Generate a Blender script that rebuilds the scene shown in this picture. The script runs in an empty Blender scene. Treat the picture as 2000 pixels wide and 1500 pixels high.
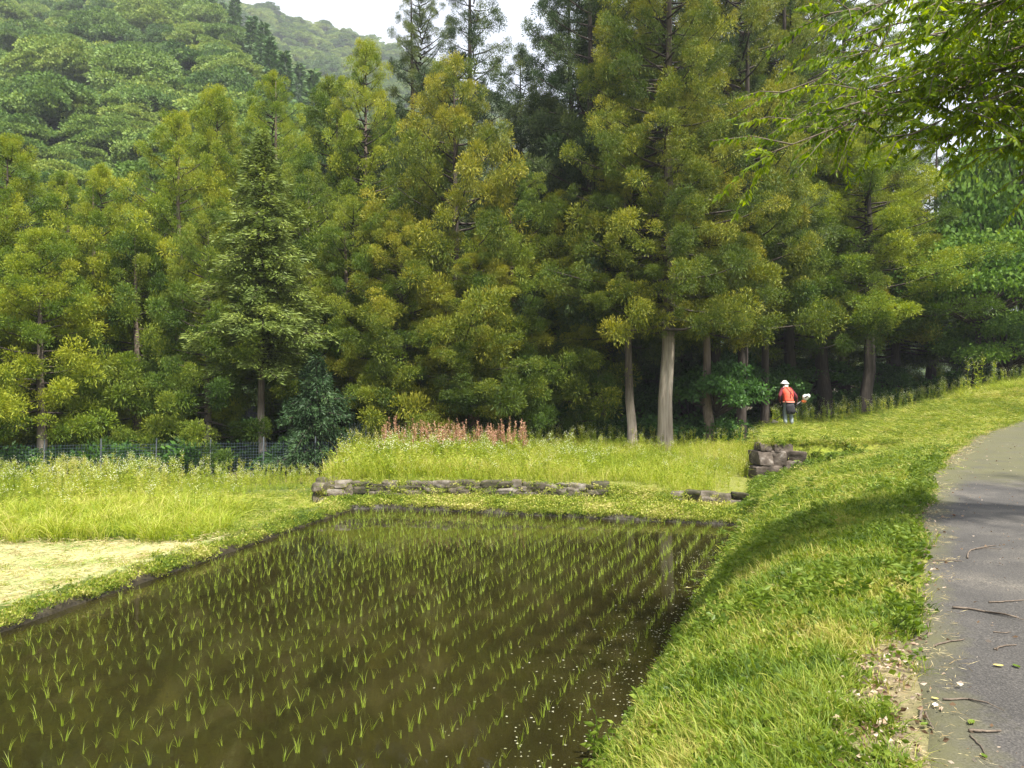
import bpy, bmesh, math, random
import numpy as np
from mathutils import Vector, Matrix

SC = bpy.context.scene
R = math.radians

# ------------------------------------------------------------------ camera
cam_d = bpy.data.cameras.new('camera')
cam = bpy.data.objects.new('camera', cam_d)
SC.collection.objects.link(cam)
cam_d.sensor_width = 36.0
cam_d.lens = 27.04
cam_d.clip_start = 0.05
cam_d.clip_end = 4000.0
cam.location = (0, 0, 0)
cam.rotation_euler = (R(90), 0, 0)
SC.camera = cam
FPX = 1502.0            # focal length in pixels of the 2000 px wide photograph

# ------------------------------------------------------------------ sky, sun, exposure
SUN_DIR = Vector((0.27, -0.42, 0.88)).normalized()      # towards the sun
SUN_EL = math.asin(SUN_DIR.z)
SUN_ROT = math.atan2(SUN_DIR.x, SUN_DIR.y)
world = bpy.data.worlds.new('World')
SC.world = world
world.use_nodes = True
nt = world.node_tree
nt.nodes.clear()
wo = nt.nodes.new('ShaderNodeOutputWorld')
bg = nt.nodes.new('ShaderNodeBackground')
sky = nt.nodes.new('ShaderNodeTexSky')
sky.sky_type = 'NISHITA'
sky.sun_disc = False
sky.sun_elevation = SUN_EL
sky.sun_rotation = SUN_ROT
sky.air_density = 1.0
sky.dust_density = 4.0
sky.ozone_density = 1.0
tc = nt.nodes.new('ShaderNodeTexCoord')
nz = nt.nodes.new('ShaderNodeTexNoise')
nz.inputs['Scale'].default_value = 2.2
nz.inputs['Detail'].default_value = 5.0
rmp = nt.nodes.new('ShaderNodeMapRange')
rmp.inputs[1].default_value = 0.3
rmp.inputs[2].default_value = 0.62
rmp.inputs[3].default_value = 0.55
rmp.inputs[4].default_value = 0.92
mx = nt.nodes.new('ShaderNodeMix')
mx.data_type = 'RGBA'
nt.links.new(tc.outputs['Generated'], nz.inputs['Vector'])
nt.links.new(nz.outputs['Fac'], rmp.inputs[0])
nt.links.new(rmp.outputs[0], mx.inputs[0])
nt.links.new(sky.outputs[0], mx.inputs[6])
mx.inputs[7].default_value = (4.05, 4.2, 4.6, 1)      # thin bright overcast veil
nt.links.new(mx.outputs[2], bg.inputs[0])
bg.inputs[1].default_value = 0.11
nt.links.new(bg.outputs[0], wo.inputs[0])

sun_d = bpy.data.lights.new('sun', 'SUN')
sun_d.energy = 5.0
sun_d.angle = R(1.8)
sun_d.color = (1.0, 0.95, 0.86)
sun = bpy.data.objects.new('sun', sun_d)
SC.collection.objects.link(sun)
sun.rotation_euler = SUN_DIR.to_track_quat('Z', 'Y').to_euler()
sun.location = (20, -20, 40)

vs = SC.view_settings
vs.view_transform = 'Standard'
vs.look = 'None'
vs.gamma = 1.0
vs.exposure = 1.5
SC.render.engine = 'CYCLES'
SC.cycles.max_bounces = 6
SC.cycles.diffuse_bounces = 3
SC.cycles.glossy_bounces = 3
SC.cycles.transmission_bounces = 4
SC.cycles.volume_bounces = 0
SC.cycles.transparent_max_bounces = 8
SC.cycles.caustics_reflective = False
SC.cycles.caustics_refractive = False

# ------------------------------------------------------------------ helpers
def P(px, py, d):
    """a point of the place seen at photograph pixel (px, py), d metres ahead"""
    return np.array(((px - 1000) / FPX * d, d, (750 - py) / FPX * d))

def ss(a, b, x):
    t = np.clip((x - a) / (b - a), 0, 1)
    return t * t * (3 - 2 * t)

def unit(v):
    n = np.linalg.norm(v, axis=-1, keepdims=True)
    return v / np.maximum(n, 1e-9)

_g = np.random.default_rng(5)
_perm = _g.permutation(512)
_val = _g.random(512)
def vnoise(x, y, s=0):
    x = np.asarray(x, float); y = np.asarray(y, float)
    xi = np.floor(x).astype(int); yi = np.floor(y).astype(int)
    xf = x - xi; yf = y - yi
    u = xf * xf * (3 - 2 * xf); v = yf * yf * (3 - 2 * yf)
    def hsh(a, b): return _val[_perm[(_perm[(a + s * 17) & 511] + b) & 511]]
    return (hsh(xi, yi) * (1 - u) + hsh(xi + 1, yi) * u) * (1 - v) + (hsh(xi, yi + 1) * (1 - u) + hsh(xi + 1, yi + 1) * u) * v
def fbm(x, y, s=0, o=4):
    r = 0; a = .5
    for k in range(o):
        r = r + a * vnoise(x * 2 ** k, y * 2 ** k, s + k); a *= .5
    return r

class Geo:
    """collects vertices and faces, then links them as ONE mesh object"""
    def __init__(s):
        s.V = []; s.T = []; s.Q = []; s.QM = []; s.n = 0
    def add(s, V, Q, tint=0.5, mat=0):
        V = np.asarray(V, float).reshape(-1, 3); Q = np.asarray(Q, int).reshape(-1, 4)
        s.V.append(V); s.Q.append(Q + s.n)
        s.T.append(np.broadcast_to(np.asarray(tint, float), (len(V),)).copy())
        s.QM.append(np.full(len(Q), mat)); s.n += len(V)
    def kites(s, B, D, L, W, rng, tint=.5, tip=.0, mat=0, mid=.45, side=None, fold=0.0):
        B = np.asarray(B, float); n = len(B)
        if n == 0: return
        D = unit(np.asarray(D, float)); L = np.broadcast_to(L, (n,))[:, None]; W = np.broadcast_to(W, (n,))[:, None]
        if side is None: side = rng.normal(size=(n, 3))
        S = unit(np.cross(D, side))
        N = np.cross(S, D)
        M = B + D * L * mid
        V = np.stack([B, M + S * W / 2 + N * W * fold, B + D * L, M - S * W / 2 + N * W * fold], 1).reshape(-1, 3)
        t = np.broadcast_to(np.asarray(tint, float), (n,))
        T = np.stack([t, t + tip * .5, t + tip, t + tip * .5], 1).reshape(-1)
        s.add(V, np.arange(4 * n).reshape(-1, 4), np.clip(T, 0, 1), mat)
    def ribbons(s, C, W, S, tint=.5, tip=0., mat=0):
        """C (n,k,3) centre lines, W (n,k) widths, S (n,3) side vectors"""
        n, k, _ = C.shape
        S = unit(S)[:, None, :]
        A = C + S * W[..., None] / 2; Bv = C - S * W[..., None] / 2
        V = np.stack([A, Bv], 2).reshape(-1, 3)
        i = np.arange(n)[:, None] * 2 * k + np.arange(k - 1)[None] * 2
        Q = np.stack([i, i + 1, i + 3, i + 2], -1).reshape(-1, 4)
        t = np.broadcast_to(np.asarray(tint, float), (n,))[:, None] + tip * np.linspace(0, 1, k)[None]
        s.add(V, Q, np.clip(np.repeat(t[..., None], 2, 2).reshape(-1), 0, 1), mat)
    def tube(s, pts, rad, n=6, tint=.5, mat=0, cap=True):
        pts = np.asarray(pts, float); k = len(pts); rad = np.broadcast_to(rad, (k,))
        d = unit(np.gradient(pts, axis=0))
        ref = np.array((0, 0, 1.)) if abs(d[:, 2]).mean() < .9 else np.array((1., 0, 0))
        U = unit(np.cross(d, ref)); W = np.cross(d, U)
        a = np.linspace(0, 2 * np.pi, n, endpoint=False)
        V = pts[:, None] + rad[:, None, None] * (np.cos(a)[None, :, None] * U[:, None] + np.sin(a)[None, :, None] * W[:, None])
        V = V.reshape(-1, 3); Q = []
        for i in range(k - 1):
            for j in range(n):
                j2 = (j + 1) % n
                Q.append((i * n + j, i * n + j2, (i + 1) * n + j2, (i + 1) * n + j))
        if cap:
            V = np.vstack([V, pts[0], pts[-1]])
            for j in range(0, n, 2):
                Q.append((k * n, (j + 2) % n, (j + 1) % n, j))
                Q.append((k * n + 1, (k - 1) * n + j, (k - 1) * n + (j + 1) % n, (k - 1) * n + (j + 2) % n))
        s.add(V, Q, tint, mat)
    def merge(s, other, mat):
        for V, Q, T in zip(other.V, other.Q, other.T): s.V.append(V); s.T.append(T)
        for Q in other.Q: s.Q.append(Q + s.n); s.QM.append(np.full(len(Q), mat))
        s.n += other.n
        return s
    def mesh(s, name, mats=(), smooth=False):
        me = bpy.data.meshes.new(name)
        V = np.vstack(s.V); Q = np.vstack(s.Q); T = np.concatenate(s.T); QM = np.concatenate(s.QM)
        me.vertices.add(len(V)); me.vertices.foreach_set('co', V.astype(np.float32).ravel())
        me.loops.add(Q.size); me.loops.foreach_set('vertex_index', Q.astype(np.int32).ravel())
        me.polygons.add(len(Q))
        me.polygons.foreach_set('loop_start', np.arange(0, Q.size, 4, dtype=np.int32))
        me.polygons.foreach_set('material_index', QM.astype(np.int32))
        me.polygons.foreach_set('use_smooth', np.full(len(Q), smooth))
        at = me.attributes.new('tint', 'FLOAT', 'POINT'); at.data.foreach_set('value', T.astype(np.float32))
        for m in mats: me.materials.append(m)
        me.update(calc_edges=True)
        return me

def link(name, data, parent=None, loc=(0, 0, 0), rotz=0.0, scale=(1, 1, 1)):
    o = bpy.data.objects.new(name, data)
    SC.collection.objects.link(o)
    o.parent = parent
    o.location = loc; o.rotation_euler = (0, 0, rotz); o.scale = scale
    return o
def tag(o, label=None, cat=None, group=None, kind=None):
    if label: o['label'] = label
    if cat: o['category'] = cat
    if group: o['group'] = group
    if kind: o['kind'] = kind
    return o
def own_material(o, m, slot=0):
    o.material_slots[slot].link = 'OBJECT'; o.material_slots[slot].material = m

# ------------------------------------------------------------------ materials
def new_mat(name):
    m = bpy.data.materials.new(name); m.use_nodes = True
    n = m.node_tree; n.nodes.clear()
    out = n.nodes.new('ShaderNodeOutputMaterial')
    return m, n, out
def ramp_node(n, stops):
    r = n.nodes.new('ShaderNodeValToRGB')
    e = r.color_ramp.elements
    while len(e) < len(stops): e.new(.5)
    for k, (p, c) in enumerate(stops):
        e[k].position = p; e[k].color = (*c, 1)
    return r
def foliage(name, stops, rnd=.25, trans=.3, rough=.55, spec=.25, patch=0.0, pscale=.9):
    """leaf material: colour along 'tint' plus a random shift for every plant, light passing through"""
    m, n, out = new_mat(name)
    at = n.nodes.new('ShaderNodeAttribute'); at.attribute_name = 'tint'
    oi = n.nodes.new('ShaderNodeObjectInfo')
    ma = n.nodes.new('ShaderNodeMath'); ma.operation = 'MULTIPLY_ADD'
    n.links.new(oi.outputs['Random'], ma.inputs[0]); ma.inputs[1].default_value = rnd; ma.inputs[2].default_value = -rnd / 2
    ad = n.nodes.new('ShaderNodeMath'); ad.operation = 'ADD'
    n.links.new(at.outputs['Fac'], ad.inputs[0]); n.links.new(ma.outputs[0], ad.inputs[1])
    val = ad.outputs[0]
    if patch:       # drier and lusher patches across the ground
        gp = n.nodes.new('ShaderNodeNewGeometry'); pn = n.nodes.new('ShaderNodeTexNoise'); pn.inputs['Scale'].default_value = pscale; pn.inputs['Detail'].default_value = 4
        n.links.new(gp.outputs['Position'], pn.inputs['Vector'])
        pm = n.nodes.new('ShaderNodeMapRange'); pm.inputs[1].default_value = .3; pm.inputs[2].default_value = .7; pm.inputs[3].default_value = -patch; pm.inputs[4].default_value = patch
        n.links.new(pn.outputs['Fac'], pm.inputs[0])
        a2 = n.nodes.new('ShaderNodeMath'); a2.operation = 'ADD'; n.links.new(val, a2.inputs[0]); n.links.new(pm.outputs[0], a2.inputs[1]); val = a2.outputs[0]
    r = ramp_node(n, stops); n.links.new(val, r.inputs[0])
    b = n.nodes.new('ShaderNodeBsdfPrincipled'); b.inputs['Roughness'].default_value = rough
    b.inputs['Specular IOR Level'].default_value = spec
    n.links.new(r.outputs[0], b.inputs['Base Color'])
    t = n.nodes.new('ShaderNodeBsdfTranslucent')
    hs = n.nodes.new('ShaderNodeHueSaturation'); hs.inputs['Hue'].default_value = .49; hs.inputs['Value'].default_value = 1.5; hs.inputs['Saturation'].default_value = 1.1
    n.links.new(r.outputs[0], hs.inputs['Color']); n.links.new(hs.outputs[0], t.inputs[0])
    mixs = n.nodes.new('ShaderNodeMixShader'); mixs.inputs[0].default_value = trans
    n.links.new(b.outputs[0], mixs.inputs[1]); n.links.new(t.outputs[0], mixs.inputs[2])
    n.links.new(mixs.outputs[0], out.inputs[0])
    return m
def surface(name, stops, scale=8.0, stretch=(1, 1, 1), rough=.8, bump=.3, spec=.3, detail=6, coords='Object', bump_scale=None, tintmix=0.0):
    m, n, out = new_mat(name)
    tcn = n.nodes.new('ShaderNodeTexCoord'); mp = n.nodes.new('ShaderNodeMapping'); mp.inputs['Scale'].default_value = stretch
    n.links.new(tcn.outputs[coords], mp.inputs[0])
    z = n.nodes.new('ShaderNodeTexNoise'); z.inputs['Scale'].default_value = scale; z.inputs['Detail'].default_value = detail; z.inputs['Roughness'].default_value = .65
    n.links.new(mp.outputs[0], z.inputs['Vector'])
    r = ramp_node(n, stops)
    if tintmix:
        at = n.nodes.new('ShaderNodeAttribute'); at.attribute_name = 'tint'
        ma = n.nodes.new('ShaderNodeMath'); ma.operation = 'MULTIPLY_ADD'; ma.inputs[1].default_value = tintmix; 
        n.links.new(at.outputs['Fac'], ma.inputs[0])
        sb = n.nodes.new('ShaderNodeMath'); sb.operation = 'SUBTRACT'; sb.inputs[1].default_value = tintmix / 2
        n.links.new(z.outputs['Fac'], sb.inputs[0]); n.links.new(sb.outputs[0], ma.inputs[2])
        n.links.new(ma.outputs[0], r.inputs[0])
    else:
        n.links.new(z.outputs['Fac'], r.inputs[0])
    b = n.nodes.new('ShaderNodeBsdfPrincipled'); b.inputs['Roughness'].default_value = rough; b.inputs['Specular IOR Level'].default_value = spec
    n.links.new(r.outputs[0], b.inputs['Base Color'])
    if bump:
        z2 = z
        if bump_scale:
            z2 = n.nodes.new('ShaderNodeTexNoise'); z2.inputs['Scale'].default_value = bump_scale; z2.inputs['Detail'].default_value = 5
            n.links.new(mp.outputs[0], z2.inputs['Vector'])
        bp = n.nodes.new('ShaderNodeBump'); bp.inputs['Strength'].default_value = bump; bp.inputs['Distance'].default_value = .03
        n.links.new(z2.outputs['Fac'], bp.inputs['Height']); n.links.new(bp.outputs[0], b.inputs['Normal'])
    n.links.new(b.outputs[0], out.inputs[0])
    return m

M = {}
# cedars: old needles dark green, young shoots yellow-green, some bronzed
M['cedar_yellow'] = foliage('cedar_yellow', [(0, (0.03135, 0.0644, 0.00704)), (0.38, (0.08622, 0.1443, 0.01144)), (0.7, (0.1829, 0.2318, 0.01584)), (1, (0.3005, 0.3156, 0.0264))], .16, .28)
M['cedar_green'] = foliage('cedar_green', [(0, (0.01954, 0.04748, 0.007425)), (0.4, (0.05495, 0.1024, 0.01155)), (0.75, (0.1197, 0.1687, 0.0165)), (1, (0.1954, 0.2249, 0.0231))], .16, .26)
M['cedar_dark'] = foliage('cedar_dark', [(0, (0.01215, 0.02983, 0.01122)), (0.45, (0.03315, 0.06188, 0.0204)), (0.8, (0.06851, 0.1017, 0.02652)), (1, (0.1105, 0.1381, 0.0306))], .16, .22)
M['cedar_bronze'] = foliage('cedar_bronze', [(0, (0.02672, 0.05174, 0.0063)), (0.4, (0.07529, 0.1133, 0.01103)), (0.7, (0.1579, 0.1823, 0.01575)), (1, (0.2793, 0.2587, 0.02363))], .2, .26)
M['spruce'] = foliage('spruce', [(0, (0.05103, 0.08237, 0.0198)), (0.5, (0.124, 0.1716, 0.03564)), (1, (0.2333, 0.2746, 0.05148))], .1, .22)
M['fir_blue'] = foliage('fir_blue', [(0, (0.0138, 0.03549, 0.01325)), (0.5, (0.03795, 0.07917, 0.0265)), (1, (0.08625, 0.1365, 0.0414))], .1, .2)
M['broadleaf'] = foliage('broadleaf', [(0, (.030, .075, .010)), (.5, (.085, .165, .020)), (1, (.19, .28, .04))], .15, .35, rough=.6, spec=.15)
M['overhang'] = foliage('overhang', [(0, (0.056, 0.1035, 0.012)), (0.5, (0.133, 0.207, 0.0168)), (1, (0.28, 0.345, 0.024))], .1, .60, rough=.5, spec=.2)
M['hill_leaf'] = foliage('hill_leaf', [(0, (0.0432, 0.0924, 0.01875)), (0.35, (0.0918, 0.161, 0.025)), (0.65, (0.1512, 0.2218, 0.035)), (1, (0.2295, 0.2772, 0.045))], .75, .22)
M['hill_conifer'] = foliage('hill_conifer', [(0, (0.033, 0.075, 0.0225)), (0.5, (0.063, 0.123, 0.036)), (1, (0.105, 0.1725, 0.045))], .4, .15)
M['under'] = foliage('under', [(0, (0.0203, 0.058, 0.01305)), (0.5, (0.05075, 0.1232, 0.02175)), (1, (0.1087, 0.2175, 0.03625))], .35, .33)
M['grass'] = foliage('grass', [(0, (.055, .10, .012)), (.35, (.115, .18, .018)), (.7, (.20, .26, .028)), (1, (.36, .33, .09))], .4, .36, rough=.5, patch=.48, pscale=1.3)
M['cut_grass'] = foliage('cut_grass', [(0, (.085, .14, .014)), (.4, (.17, .225, .020)), (.75, (.29, .32, .040)), (1, (.44, .41, .14))], .4, .34, rough=.6, patch=.36, pscale=1.3)
M['weed'] = foliage('weed', [(0, (0.05625, 0.1012, 0.012)), (0.5, (0.125, 0.1898, 0.022)), (1, (0.25, 0.3105, 0.05))], .35, .36, rough=.5, patch=.2)
M['field'] = foliage('field', [(0, (.12, .185, .014)), (.4, (.22, .29, .022)), (.75, (.34, .375, .045)), (1, (.47, .43, .14))], .35, .38, rough=.55, patch=.28, pscale=.7)
M['flower'] = foliage('flower', [(0, (.66, .70, .42)), (1, (.80, .80, .70))], .2, .3)
M['sorrel'] = foliage('sorrel', [(0, (.26, .13, .08)), (.5, (.42, .21, .14)), (1, (.56, .35, .25))], .3, .2)
M['straw'] = foliage('straw', [(0, (.22, .16, .07)), (.5, (.40, .33, .16)), (1, (.56, .49, .28))], .3, .15, rough=.7)
M['rice'] = foliage('rice', [(0, (.12, .18, .020)), (.5, (.21, .29, .030)), (1, (.33, .39, .07))], .3, .36, rough=.45, spec=.35)
M['dead_leaf'] = foliage('dead_leaf', [(0, (.11, .065, .035)), (.4, (.27, .18, .11)), (1, (.52, .44, .35))], .5, .1, rough=.7)
M['bark'] = surface('bark', [(.3, (.055, .042, .032)), (.55, (.15, .115, .088)), (.75, (.27, .22, .175))], 3.2, (2.6, 2.6, 6), .9, .6)
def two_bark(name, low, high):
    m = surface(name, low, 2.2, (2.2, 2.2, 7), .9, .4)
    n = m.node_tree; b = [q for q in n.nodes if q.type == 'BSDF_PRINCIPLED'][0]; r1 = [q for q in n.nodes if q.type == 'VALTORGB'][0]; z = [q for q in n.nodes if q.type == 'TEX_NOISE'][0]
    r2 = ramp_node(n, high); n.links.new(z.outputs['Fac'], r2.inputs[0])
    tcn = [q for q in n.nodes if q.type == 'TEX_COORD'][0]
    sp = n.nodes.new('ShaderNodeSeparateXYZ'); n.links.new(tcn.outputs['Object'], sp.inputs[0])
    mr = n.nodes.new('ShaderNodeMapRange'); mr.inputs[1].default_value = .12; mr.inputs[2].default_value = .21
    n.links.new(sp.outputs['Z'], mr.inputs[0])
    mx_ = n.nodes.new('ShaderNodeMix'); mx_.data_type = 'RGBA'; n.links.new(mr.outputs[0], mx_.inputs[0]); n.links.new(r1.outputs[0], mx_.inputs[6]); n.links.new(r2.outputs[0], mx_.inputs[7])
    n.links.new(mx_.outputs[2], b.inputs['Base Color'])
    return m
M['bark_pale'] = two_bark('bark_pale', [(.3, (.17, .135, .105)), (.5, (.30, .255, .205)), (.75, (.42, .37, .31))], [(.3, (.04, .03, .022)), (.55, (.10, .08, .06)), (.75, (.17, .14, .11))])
M['bark_red'] = surface('bark_red', [(.3, (.06, .035, .022)), (.55, (.15, .085, .055)), (.75, (.24, .155, .11))], 3.2, (2.6, 2.6, 6), .9, .6)
M['bark_dark'] = surface('bark_dark', [(.3, (.02, .016, .013)), (.55, (.05, .04, .032)), (.75, (.10, .085, .07))], 3.2, (2.6, 2.6, 6), .9, .6)
M['twig'] = surface('twig', [(.3, (.06, .045, .035)), (.7, (.17, .135, .10))], 20, (1, 1, 1), .85, .4)
M['stone'] = surface('stone', [(.25, (.024, .024, .012)), (.42, (.055, .050, .028)), (.58, (.10, .083, .062)), (.78, (.21, .19, .16))], 5.5, (1, 1, 1), .88, .8, tintmix=.35)
M['stone_big'] = surface('stone_big', [(.28, (.026, .022, .014)), (.45, (.060, .047, .036)), (.6, (.105, .085, .068)), (.76, (.30, .27, .24))], 4.0, (1, 1, 1.5), .88, .9, tintmix=.25)

# ------------------------------------------------------------------ lie of the land (camera eye is z = 0, +Y is ahead)
WATER_Z = -2.80
def XL(Y): return -5.77 + .26 * (Y - 8.67)                       # left edge of the paddy
def YF(X): return np.interp(X, [-8, -3.55, -2.9, 1.08, 4.48, 9], [17.2, 17.2, 17.35, 16.2, 15.25, 14.0])   # far edge
def YW(X): return np.interp(X, [-9, -4.35, -3, .5, 2.5, 5.2, 9], [17.5, 17.6, 17.9, 17.75, 17.4, 16.45, 15.1])  # foot of the low stone wall
def XF(Y): return np.where(Y < 20, .63 + .40 * (Y - 5.6), 6.39 + .36 * (Y - 20))  # foot of the bank
_py = [-30, 0, 3.08, 4.14, 6.3, 11.4, 17.2, 24.5, 26, 28, 30, 36]
_px = [-9, .25, 1.64, 2.15, 3.36, 6.23, 10.3, 16.3, 18.2, 22, 28, 52]
def XP(Y): return np.interp(Y, _py, _px)                         # left edge of the path
def ZP(Y): return -1.6 + .02 * np.clip(Y, -10, 25) + .012 * np.clip(Y - 25, 0, 40)
PATH_W = 3.9
def low(X, Y):
    z = np.full(np.shape(X), -2.72)
    # left field, then the wood behind it
    z = z + .05 * fbm(X * .5, Y * .5, 3) - .02 * np.clip(Y - 24, 0, 30)
    # banks of earth around the paddy
    d = XL(Y) - X
    z = np.where((d > 0) & (d < .8), np.maximum(z, -2.70 + .10 * ss(0, .14, d) * (1 - ss(.3, .7, d)) + .03 * fbm(X * 3, Y * 3, 4)), z)
    # upper terrace field behind the low wall
    xe = -4.4 - .1 * (Y - 17.5)
    gap = ss(1.9, 2.5, X) * (1 - ss(3.3, 3.9, X))
    wdt = .10 + .85 * gap
    up = ss(0, 1, (Y - YW(X) + .75 * gap) / wdt) * ss(0, .12, X - xe)
    zf = -2.38 - .22 * ss(1.5, 5.5, X) * (1 - ss(21, 24, Y)) + np.interp(Y, [17, 26, 34, 60], [0, .28, .2, -1.5]) + .04 * fbm(X * .8, Y * .8, 6)
    zbase = np.where(Y > YF(X), -2.70 + .06 * ss(0, .3, Y - YF(X)) + .03 * fbm(X * 3, Y * 3, 4), z)
    z = np.where((X > xe) & (Y > YF(X)), zbase + (zf - zbase) * up, z)
    # paddy bed
    inp = np.minimum(np.minimum(X - XL(Y), YF(X) - Y), 9.)
    z = np.where((inp > -.30) & (X < XF(Y) + .6), np.minimum(z, -2.62 - .36 * ss(-.28, -.14, inp)), z)
    return z
def H(X, Y):
    X = np.asarray(X, float); Y = np.asarray(Y, float)
    zl = low(X, Y)
    xf = XF(Y); xp = XP(Y)
    s = np.clip((X - xf) / np.maximum(xp - xf, .1), 0, 1)
    f = 1 - (1 - s) ** (2.3 - 1.1 * ss(14.5, 17.5, Y) * (1 - ss(20.5, 23, Y)))
    zb = zl + (ZP(Y) - zl) * f + .09 * (fbm(X * 1.3, Y * 1.3, 8) - .5) * ss(0, .1, s) * (1 - ss(.8, 1., s))
    # terrace where the man stands
    ter = ss(20.0, 20.12, Y) * ss(0, .12, X - xf)
    zt = -1.55 + .03 * fbm(X, Y, 9) - .05 * np.clip(Y - 31, 0, 30)
    zb = np.where(ter > 0, np.maximum(zb, zl + (zt - zl) * ter), zb)
    # mound that rises on the far side of the bend
    zb = zb + ss(19, 28, Y) * np.clip(X - 12.0, 0, 9) * .165 * (1 - ss(-1.6, -.1, X - xp)) * (1 - ss(31, 40, Y))
    z = np.where(X > xf, zb, zl)
    r = X - xp - PATH_W
    z = np.where(X > xp, ZP(Y) + .35 * ss(.0, 2.5, r), z)
    return z

def axis(lo, hi, step, far_lo, far_hi):
    a = list(np.arange(lo, hi, step)); g = step
    while a[-1] < far_hi: g = min(g * 1.35, 40); a.append(a[-1] + g)
    g = step; b = []
    x = lo
    while x > far_lo: g = min(g * 1.35, 40); x -= g; b.append(x)
    return np.array(b[::-1] + a)
gx = axis(-15, 22, .11, -520, 520); gy = axis(1.5, 31, .11, -120, 560)
GX, GY = np.meshgrid(gx, gy)
GZ = H(GX, GY)
nx, ny = len(gx), len(gy)
ii = (np.arange(ny - 1)[:, None] * nx + np.arange(nx - 1)[None]).ravel()
Q = np.stack([ii, ii + 1, ii + nx + 1, ii + nx], 1)
g = Geo(); g.add(np.stack([GX, GY, GZ], -1).reshape(-1, 3), Q)

# what grows or lies where: a colour for every vertex of the ground sheet
def lerp(a, b, t): return a + (b - a) * t[..., None]
C = np.empty(GX.shape + (3,)); C[:] = (.075, .105, .018)
nmix = fbm(GX * 1.1, GY * 1.1, 20)
C = lerp(C, np.array((.12, .11, .045)), ss(.45, .7, nmix) * .6)
left = (GX < XL(GY) - .33)
edge = 13.15 + .5 * (fbm(GX * .7, GY * .7, 21) - .5)
dry = left & (GY < edge)
drymix = ss(.3, .65, fbm(GX * 2.2, GY * 2.2, 22))
C = np.where(dry[..., None], lerp(np.array((.335, .325, .155)) * np.ones_like(C), np.array((.23, .275, .095)), drymix), C)
strip = left & (GY > 16.2) & (GY < 18.4) & (GX > -12.5)
C = np.where(strip[..., None], lerp(np.array((.36, .30, .14)) * np.ones_like(C), np.array((.28, .30, .07)), drymix), C)
xe = -4.4 - .1 * (GY - 17.5)
fld = (GX > xe) & (GY > YW(GX)) & (GX < XF(GY)) & (GY < 27)
C = np.where(fld[..., None], np.array((.16, .17, .04)), C)
bund = (GY > YF(GX)) & (GY < YW(GX)) & (GX > XL(GY)) & (GX < XF(GY))
C = np.where(bund[..., None], lerp(np.array((.19, .22, .035)) * np.ones_like(C), np.array((.22, .17, .08)), ss(.45, .7, nmix)), C)
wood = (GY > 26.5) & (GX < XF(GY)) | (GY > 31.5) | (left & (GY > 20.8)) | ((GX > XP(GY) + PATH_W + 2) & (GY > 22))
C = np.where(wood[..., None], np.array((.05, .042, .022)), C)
steep = np.hypot(*np.gradient(GZ, gy, gx)) 
wallish = ss(1.6, 2.4, steep) * (GY > 14.5) * np.where((GY > 18.5) & (GX > 6.9), .12, 1)
C = lerp(C, np.array((.10, .075, .05)), wallish)
mud = (GZ < -2.71) & (GX > XL(GY) - .02) & (GY < YF(GX) + .05) & (GX < XF(GY) + .3)
C = np.where(mud[..., None], np.array((.062, .047, .024)), C)
terr = (GY > 20) & (GX > XF(GY)) & (GX < XP(GY)) & (GY < 31.5)
C = np.where((terr & (wallish < .3))[..., None], lerp(np.array((.20, .235, .03)) * np.ones_like(C), np.array((.28, .27, .06)), ss(.4, .7, nmix)), C)
pe = np.abs(GX - XP(GY) + .18 + .25 * (fbm(GX * 2, GY * 2, 24) - .5))
C = lerp(C, np.array((.20, .165, .095)), (1 - ss(.05, .4, pe)) * (GY < 22))

m, n, out = new_mat('ground')
at = n.nodes.new('ShaderNodeAttribute'); at.attribute_name = 'cover'
tcn = n.nodes.new('ShaderNodeTexCoord')
z1 = n.nodes.new('ShaderNodeTexNoise'); z1.inputs['Scale'].default_value = 14; z1.inputs['Detail'].default_value = 8; z1.inputs['Roughness'].default_value = .7
n.links.new(tcn.outputs['Object'], z1.inputs['Vector'])
mr = n.nodes.new('ShaderNodeMapRange'); mr.inputs[1].default_value = .3; mr.inputs[2].default_value = .7; mr.inputs[3].default_value = .55; mr.inputs[4].default_value = 1.4
n.links.new(z1.outputs['Fac'], mr.inputs[0])
mm = n.nodes.new('ShaderNodeVectorMath'); mm.operation = 'SCALE'
n.links.new(at.outputs['Color'], mm.inputs[0]); n.links.new(mr.outputs[0], mm.inputs['Scale'])
b = n.nodes.new('ShaderNodeBsdfPrincipled'); b.inputs['Roughness'].default_value = .95; b.inputs['Specular IOR Level'].default_value = .15
n.links.new(mm.outputs[0], b.inputs['Base Color'])
bp = n.nodes.new('ShaderNodeBump'); bp.inputs['Strength'].default_value = .7; bp.inputs['Distance'].default_value = .05
n.links.new(z1.outputs['Fac'], bp.inputs['Height']); n.links.new(bp.outputs[0], b.inputs['Normal'])
n.links.new(b.outputs[0], out.inputs[0])
M['ground'] = m
me = g.mesh('ground', [M['ground']], True)
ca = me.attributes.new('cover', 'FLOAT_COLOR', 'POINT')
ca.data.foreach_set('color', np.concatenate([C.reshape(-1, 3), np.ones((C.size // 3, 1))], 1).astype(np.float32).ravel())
tag(link('ground', me), kind='structure')

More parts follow.
